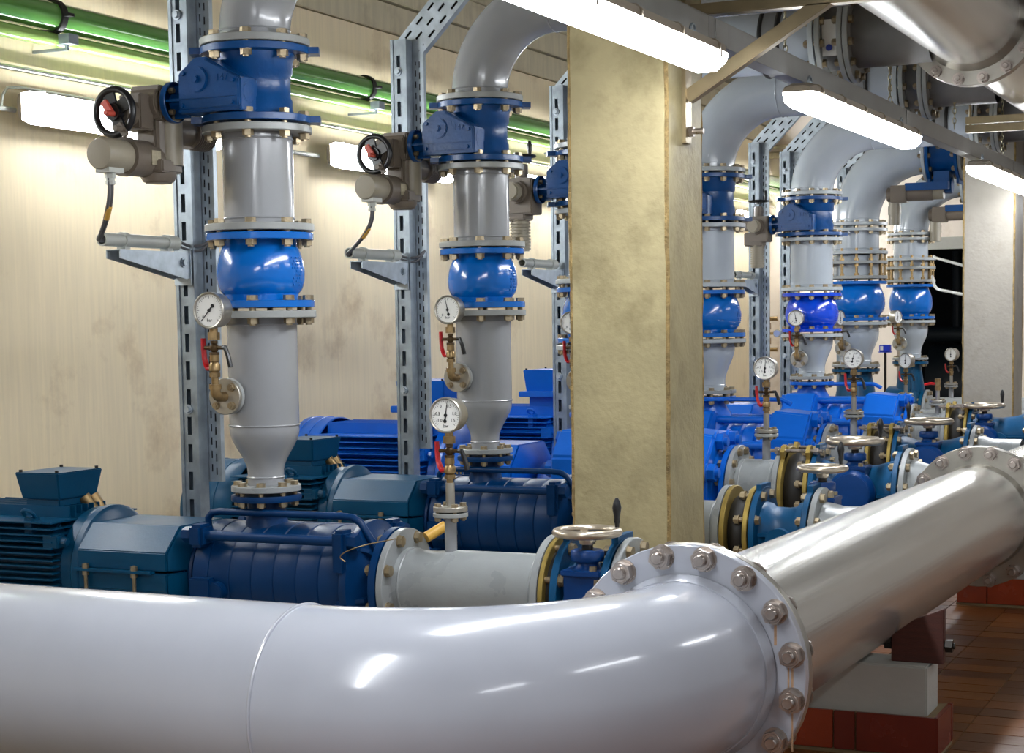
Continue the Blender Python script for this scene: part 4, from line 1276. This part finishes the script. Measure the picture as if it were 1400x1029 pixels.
for i, (yy, zz, ll, ww) in enumerate(((-.2142, .1431, .050, .006), (-.2526, .0502, .062, .005), (-.2440, .0500, .066, .004), (-.2526, -.0502, .09, .004))):
    part('rust_run', MB().box(-.0306, -.0300, yy - ww / 2, yy + ww / 2, zz - .024 - ll, zz - .022), RUST, t)
t = thing('foreground_pipe', 'huge lavender grey straight pipe along the bottom left foreground', 'pipe', BIG @ T(-.05 - re, re, 0))
part('pipe_body', MB().lathe([(r, .0), (r, WY - 1.30 - re)], 72, RX(-90)), BIGGREY, t)
part('weld_seam', MB().torus(r, .0045, 72, 8, RX(-90)), BIGGREY, t)
t = thing('steel_pipe', 'brushed stainless steel pipe slanting away at lower right', 'pipe', BIG)
Lp = (B - A).length
flange(t, .001, .03, R, r - .003, STEELF, None, RY(90))
part('pipe_body', MB().lathe([(r, .0), (r, Lp)], 72, RY(90)), STEEL, t)
part('weld_neck', MB().lathe([(r, .08), (r + .008, .05), (r + .008, .0)], 64, RY(90)).lathe([(r, Lp - .09), (r + .008, Lp - .05), (r + .008, Lp)], 64, RY(90)), STEELF, t)
flange(t, Lp - .03, Lp - .001, R, r - .003, STEELF, (16, Rb, .030, Lp - .03, Lp + .031, SSB, True), RY(90))
t = thing('steel_pipe', 'far length of stainless pipe beyond the right-hand flange', 'pipe', BIG @ T(Lp, 0, 0))
flange(t, .001, .03, R, r - .003, STEELF, None, RY(90))
part('pipe_body', MB().lathe([(r, .0), (r, 5.5), (0, 5.5)], 64, RY(90)), STEEL, t)

# pedestals
def pedestal(x0, x1, y0, y1, zt, label, tiles):
    t = thing('pipe_pedestal', label, 'pedestal', T(x0, y0, 0))
    part('block', MB().box(.035, x1 - x0 - .035, .035, y1 - y0 - .035, .0, zt), PEDM, t, None, .006)
    part('mortar', MB().box(.004, x1 - x0 - .004, .004, y1 - y0 - .004, 0, .118).box(.0, x1 - x0, 0, y1 - y0, -.003, .010), GROUT, t)
    y = y0
    i = 0
    for w, mm in tiles:
        part('plinth_tile', MB().box(0, .014, 0, w - .004, .012, .124), mm, t, T(-.004, y - y0, 0), .002)
        y += w
    x = x0
    while x < x1 - .02:
        w = min(.20, x1 - x)
        part('plinth_tile', MB().box(0, w - .004, 0, .014, .012, .124), PLINTHD, t, T(x - x0, -.004, 0), .002)
        x += w
    return t


pedestal(4.90, 5.13, .965, 1.62, .262, 'white pedestal on red tile plinth under the steel pipe', ((.235, PLINTHD), (.065, PLINTHD), (.24, PLINTHT), (.115, PLINTHT)))
pedestal(7.62, 7.9, .80, 1.42, .26, 'far pedestal with red tile plinth under the right-hand flange', ((.12, PLINTHD), (.13, PLINTHD), (.24, PLINTHT), (.13, PLINTHT)))
R_ = Matrix(((0, 0, 1, 0), (1, 0, 0, 0), (0, 1, 0, 0), (0, 0, 0, 1)))
for l, y0, sg in (('dark brown wedge block right of the steel pipe on the pedestal', .965, 1), ('dark brown wedge block behind the steel pipe on the pedestal', 1.575, -1)):
    t = thing('timber_wedge', l, 'block', T(4.99, y0, .262))
    part('wedge', MB().prism([(0, 0), (sg * .15, 0), (sg * .15, .075), (sg * .085, .125), (sg * .0, .160)], 0, .035, R_), WOOD, t, None, .002)
    if sg > 0:
        part('clamp_rod', MB().cyl(.009, -.03, .60, 10, T(.018, 0, .052) @ RX(-90)).hex(.020, -.024, -.004, T(.018, 0, .052) @ RX(-90)).hex(.020, .152, .172, T(.018, 0, .052) @ RX(-90)), DARKST, t)

# ------------------------------------------------------------------ overhead
HY, HZ, HX = 1.339, 2.491, 7.47
t = thing('header_pipe', 'overhead stainless header pipe at the top right corner', 'pipe', T(HX, HY, HZ))
flange(t, -.031, -.001, R, r - .003, STEELF, (16, Rb, .027, -.031, .031, SSB, True), RY(90))
part('pipe_body', MB().lathe([(0, -4.6), (r, -4.6), (r, -.002)], 64, RY(90)), STEEL, t)
part('weld_neck', MB().lathe([(r, -.10), (r + .008, -.06), (r + .02, -.032)], 64, RY(90)), STEELF, t)
t = thing('header_pipe', 'stainless header pipe continuing beyond the overhead flange', 'pipe', T(HX, HY, HZ))
flange(t, .001, .031, R, r - .003, STEELF, None, RY(90))
part('pipe_body', MB().lathe([(r, .002), (r, 8.0), (0, 8.0)], 64, RY(90)), STEEL, t)

# pillar bracket: plate, level arm, diagonal strut
t = thing('pillar_bracket', 'stainless bracket with diagonal strut on the big pillar', 'bracket', T(5.52, 1.923, 0))
part('wall_plate', MB().box(-.03, .03, -.014, 0, 1.84, 2.40), ARM, t, None, .002)
part('arm', MB().box(-.025, .025, -1.25, -.005, 2.250, 2.287), ARM, t, None, .003)
part('strut', MB().box(-.022, .022, 0, .60, -.022, .022, T(0, -.012, 1.99) @ RX(180 - 30.5) @ Matrix.Diagonal((1, 1, -1, 1))), ARM, t, None, .003)
part('anchor_bolt', MB().cyl(.010, 0, .05, 10, T(0.012, -.012, 1.88) @ RX(90)).hex(.018, .0, .016, T(.012, -.012, 1.88) @ RX(90)), SSB, t)
t = thing('trapeze_hanger', 'brownish double steel hanger bar under the overhead header at right', 'hanger', T(9.1, 0, 2.19))
part('bar', MB().box(-.02, .02, .9, 1.66, -.010, .028), ARM, t, None, .002)
part('bar', MB().box(-.02, .02, .9, 1.66, .034, .070), ARM, t, None, .002)
for y in (1.64, .92):
    part('rod', MB().cyl(.007, .02, H - 2.19, 8, T(0, y, 0)), ARM, t)

# lamp rail with lamps
RZ_, RYl = 2.165, 1.79
t = thing('lamp_rail', 'long zinc cable tray carrying the overhead lamps', 'tray')
rm = MB()
for x0, x1 in ((-.5, 5.28), (5.284, 11.0), (11.004, EX - .05)):
    rm.box(x0, x1, RYl - .03, RYl + .03, RZ_ - .035, RZ_ - .030)
    rm.box(x0, x1, RYl - .032, RYl - .028, RZ_ - .035, RZ_ + .045)
    rm.box(x0, x1, RYl + .028, RYl + .032, RZ_ - .035, RZ_ + .045)
part('tray', rm, RAILM, t)
for x in (-.2, 5.40, 8.2, 11.3, 14.5):
    part('coupler', lambda: MB().box(-.06, .06, -.036, -.032, -.03, .04), RAILM, t, T(x, RYl, RZ_), key='rcoup')
for i, (x, l) in enumerate(((1.5, 'lit strip lamp on the rail over the camera'), (4.26, 'lit strip lamp at top centre in front of the big pillar'), (7.12, 'lit strip lamp on the rail right of the big pillar'), (10.72, 'lit strip lamp on the rail at the right picture edge'), (13.6, 'lit strip lamp on the rail beyond the right picture edge'))):
    batten(T(x, 1.725, 2.068), 1.90, l, LR, None, True)
for i, x in enumerate((0.3, 3.3, 6.3, 9.3)):  # added row of unseen lamps, invented to fill the hall with light
    batten(T(x, -1.5, 2.85), 1.6, ('nearest', 'second', 'third', 'farthest')[i] + ' added fill lamp over the aisle, unseen at right', LADD)


def chain(x, y, z0, z1, label):
    t = thing('hanging_chain', label, 'chain', T(x, y, z0))
    b = MB()
    z, i = 0, 0
    while z < z1 - z0:
        b.torus(.008, .0024, 10, 5, T(0, 0, z) @ RZ(90 * (i % 2)) @ RX(90) @ Matrix.Diagonal((1, 1.9, 1, 1)))
        z += .025
        i += 1
    o = part('links', b, CHAIN, t)
    o['kind'] = 'stuff'


chain(6.25, 1.79, 2.21, H, 'thin galvanised chain above the rail left of the diagonal strut')
chain(7.95, 1.79, 2.21, H, 'thin galvanised chain between the twin flange pairs overhead')
chain(9.0, 1.70, 2.21, H, 'thin galvanised chain beside the overhead hanger bar')
chain(11.0, 1.79, 2.21, H, 'thin galvanised chain near the right picture edge')

# ------------------------------------------------------------------ small things at the back
t = thing('water_tap', 'slim green water pipe with brass valves and small blue gauge between the slotted posts', 'tap', T(15.95, 4.745, 0))
part('pipe', MB().tube([(.0, .0, 1.25), (0, 0, 2.30), (0, -.01, 2.42)], .018, 12), GREEN, t)
bv = part('brass_valves', MB().cyl(.024, .95, 1.25, 12).hex(.036, 1.0, 1.06).hex(.036, 1.14, 1.2).cyl(.02, -.10, .10, 10, T(0, 0, .95) @ RX(90)).cyl(.02, -.10, .10, 10, T(0, 0, 1.24) @ RX(90)).tube([(0, 0, 1.1), (0, -.08, 1.1)], .012, 8), BRONZE, t)
part('gauge', MB().cyl(.036, 0, .03, 24, T(-.02, -.105, 1.10) @ RY(-90)), STEELF, bv)
part('gauge_dial', MB().cyl(.030, .031, .033, 24, T(-.02, -.105, 1.10) @ RY(-90)), mat('pale blue dial', (150, 170, 225), .4), bv)
for z, rr in ((2.80, .03), (2.88, .018)):
    tag(part('cream_pipe', MB().cyl(rr, -1.0, .1, 12, T(EX - .06, 4.7, z) @ RX(90)), BEAMM, None), ('upper thin' if z > 2.85 else 'lower thick') + ' cream pipe across the end wall near the corner', 'pipe')
t = thing('level_switch', 'small blue switch box on a slim post between the two rightmost risers', 'switch', T(14.6, 3.32, 0))
part('post', MB().cyl(.012, 0, .96, 10).box(-.07, .07, -.07, .07, 0, .01), DARKST, t)
part('switch_box', MB().box(-.03, .03, -.045, .045, .955, 1.01).box(-.025, .025, -.055, .055, .945, .955), mat('blue switch plastic', (20, 50, 190), .35), t, None, .004)
part('switch_label', MB().box(-.0315, -.03, .012, .036, .965, 1.0), LABEL, t)
for l, pts in (('upper white cable slung across the dark opening', [(14.0, 2.80, 1.72), (13.2, 2.62, 1.68), (12.6, 2.4, 1.63), (12.1, 2.16, 1.57)]), ('lower white cable slung across the dark opening', [(14.0, 2.81, 1.56), (13.4, 2.66, 1.46), (12.7, 2.42, 1.42), (12.1, 2.16, 1.38)])):
    tag(part('cable', MB().tube(smooth(pts), .011, 8), CABLEW, None), l, 'cable')
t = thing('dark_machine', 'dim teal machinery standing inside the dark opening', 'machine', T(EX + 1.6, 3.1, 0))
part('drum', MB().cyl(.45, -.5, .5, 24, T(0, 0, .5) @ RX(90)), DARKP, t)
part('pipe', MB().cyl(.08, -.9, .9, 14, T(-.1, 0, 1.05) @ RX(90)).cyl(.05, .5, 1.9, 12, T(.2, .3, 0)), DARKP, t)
tag(part('yellow_tube', MB().tube([(4.75, 2.512, .597), (4.81, 2.475, .628)], .017, 14), YELLOW, None), 'short yellow plastic tube behind the nearest suction flange', 'tube')
tag(part('bent_wire', MB().tube(smooth([(4.425, 2.612, .560), (4.42, 2.626, .574), (4.42, 2.603, .592), (4.43, 2.545, .612), (4.455, 2.455, .632)]), .0018, 6), BRONZE, None), 'thin bent brass wire hanging at the nearest suction flange', 'wire')
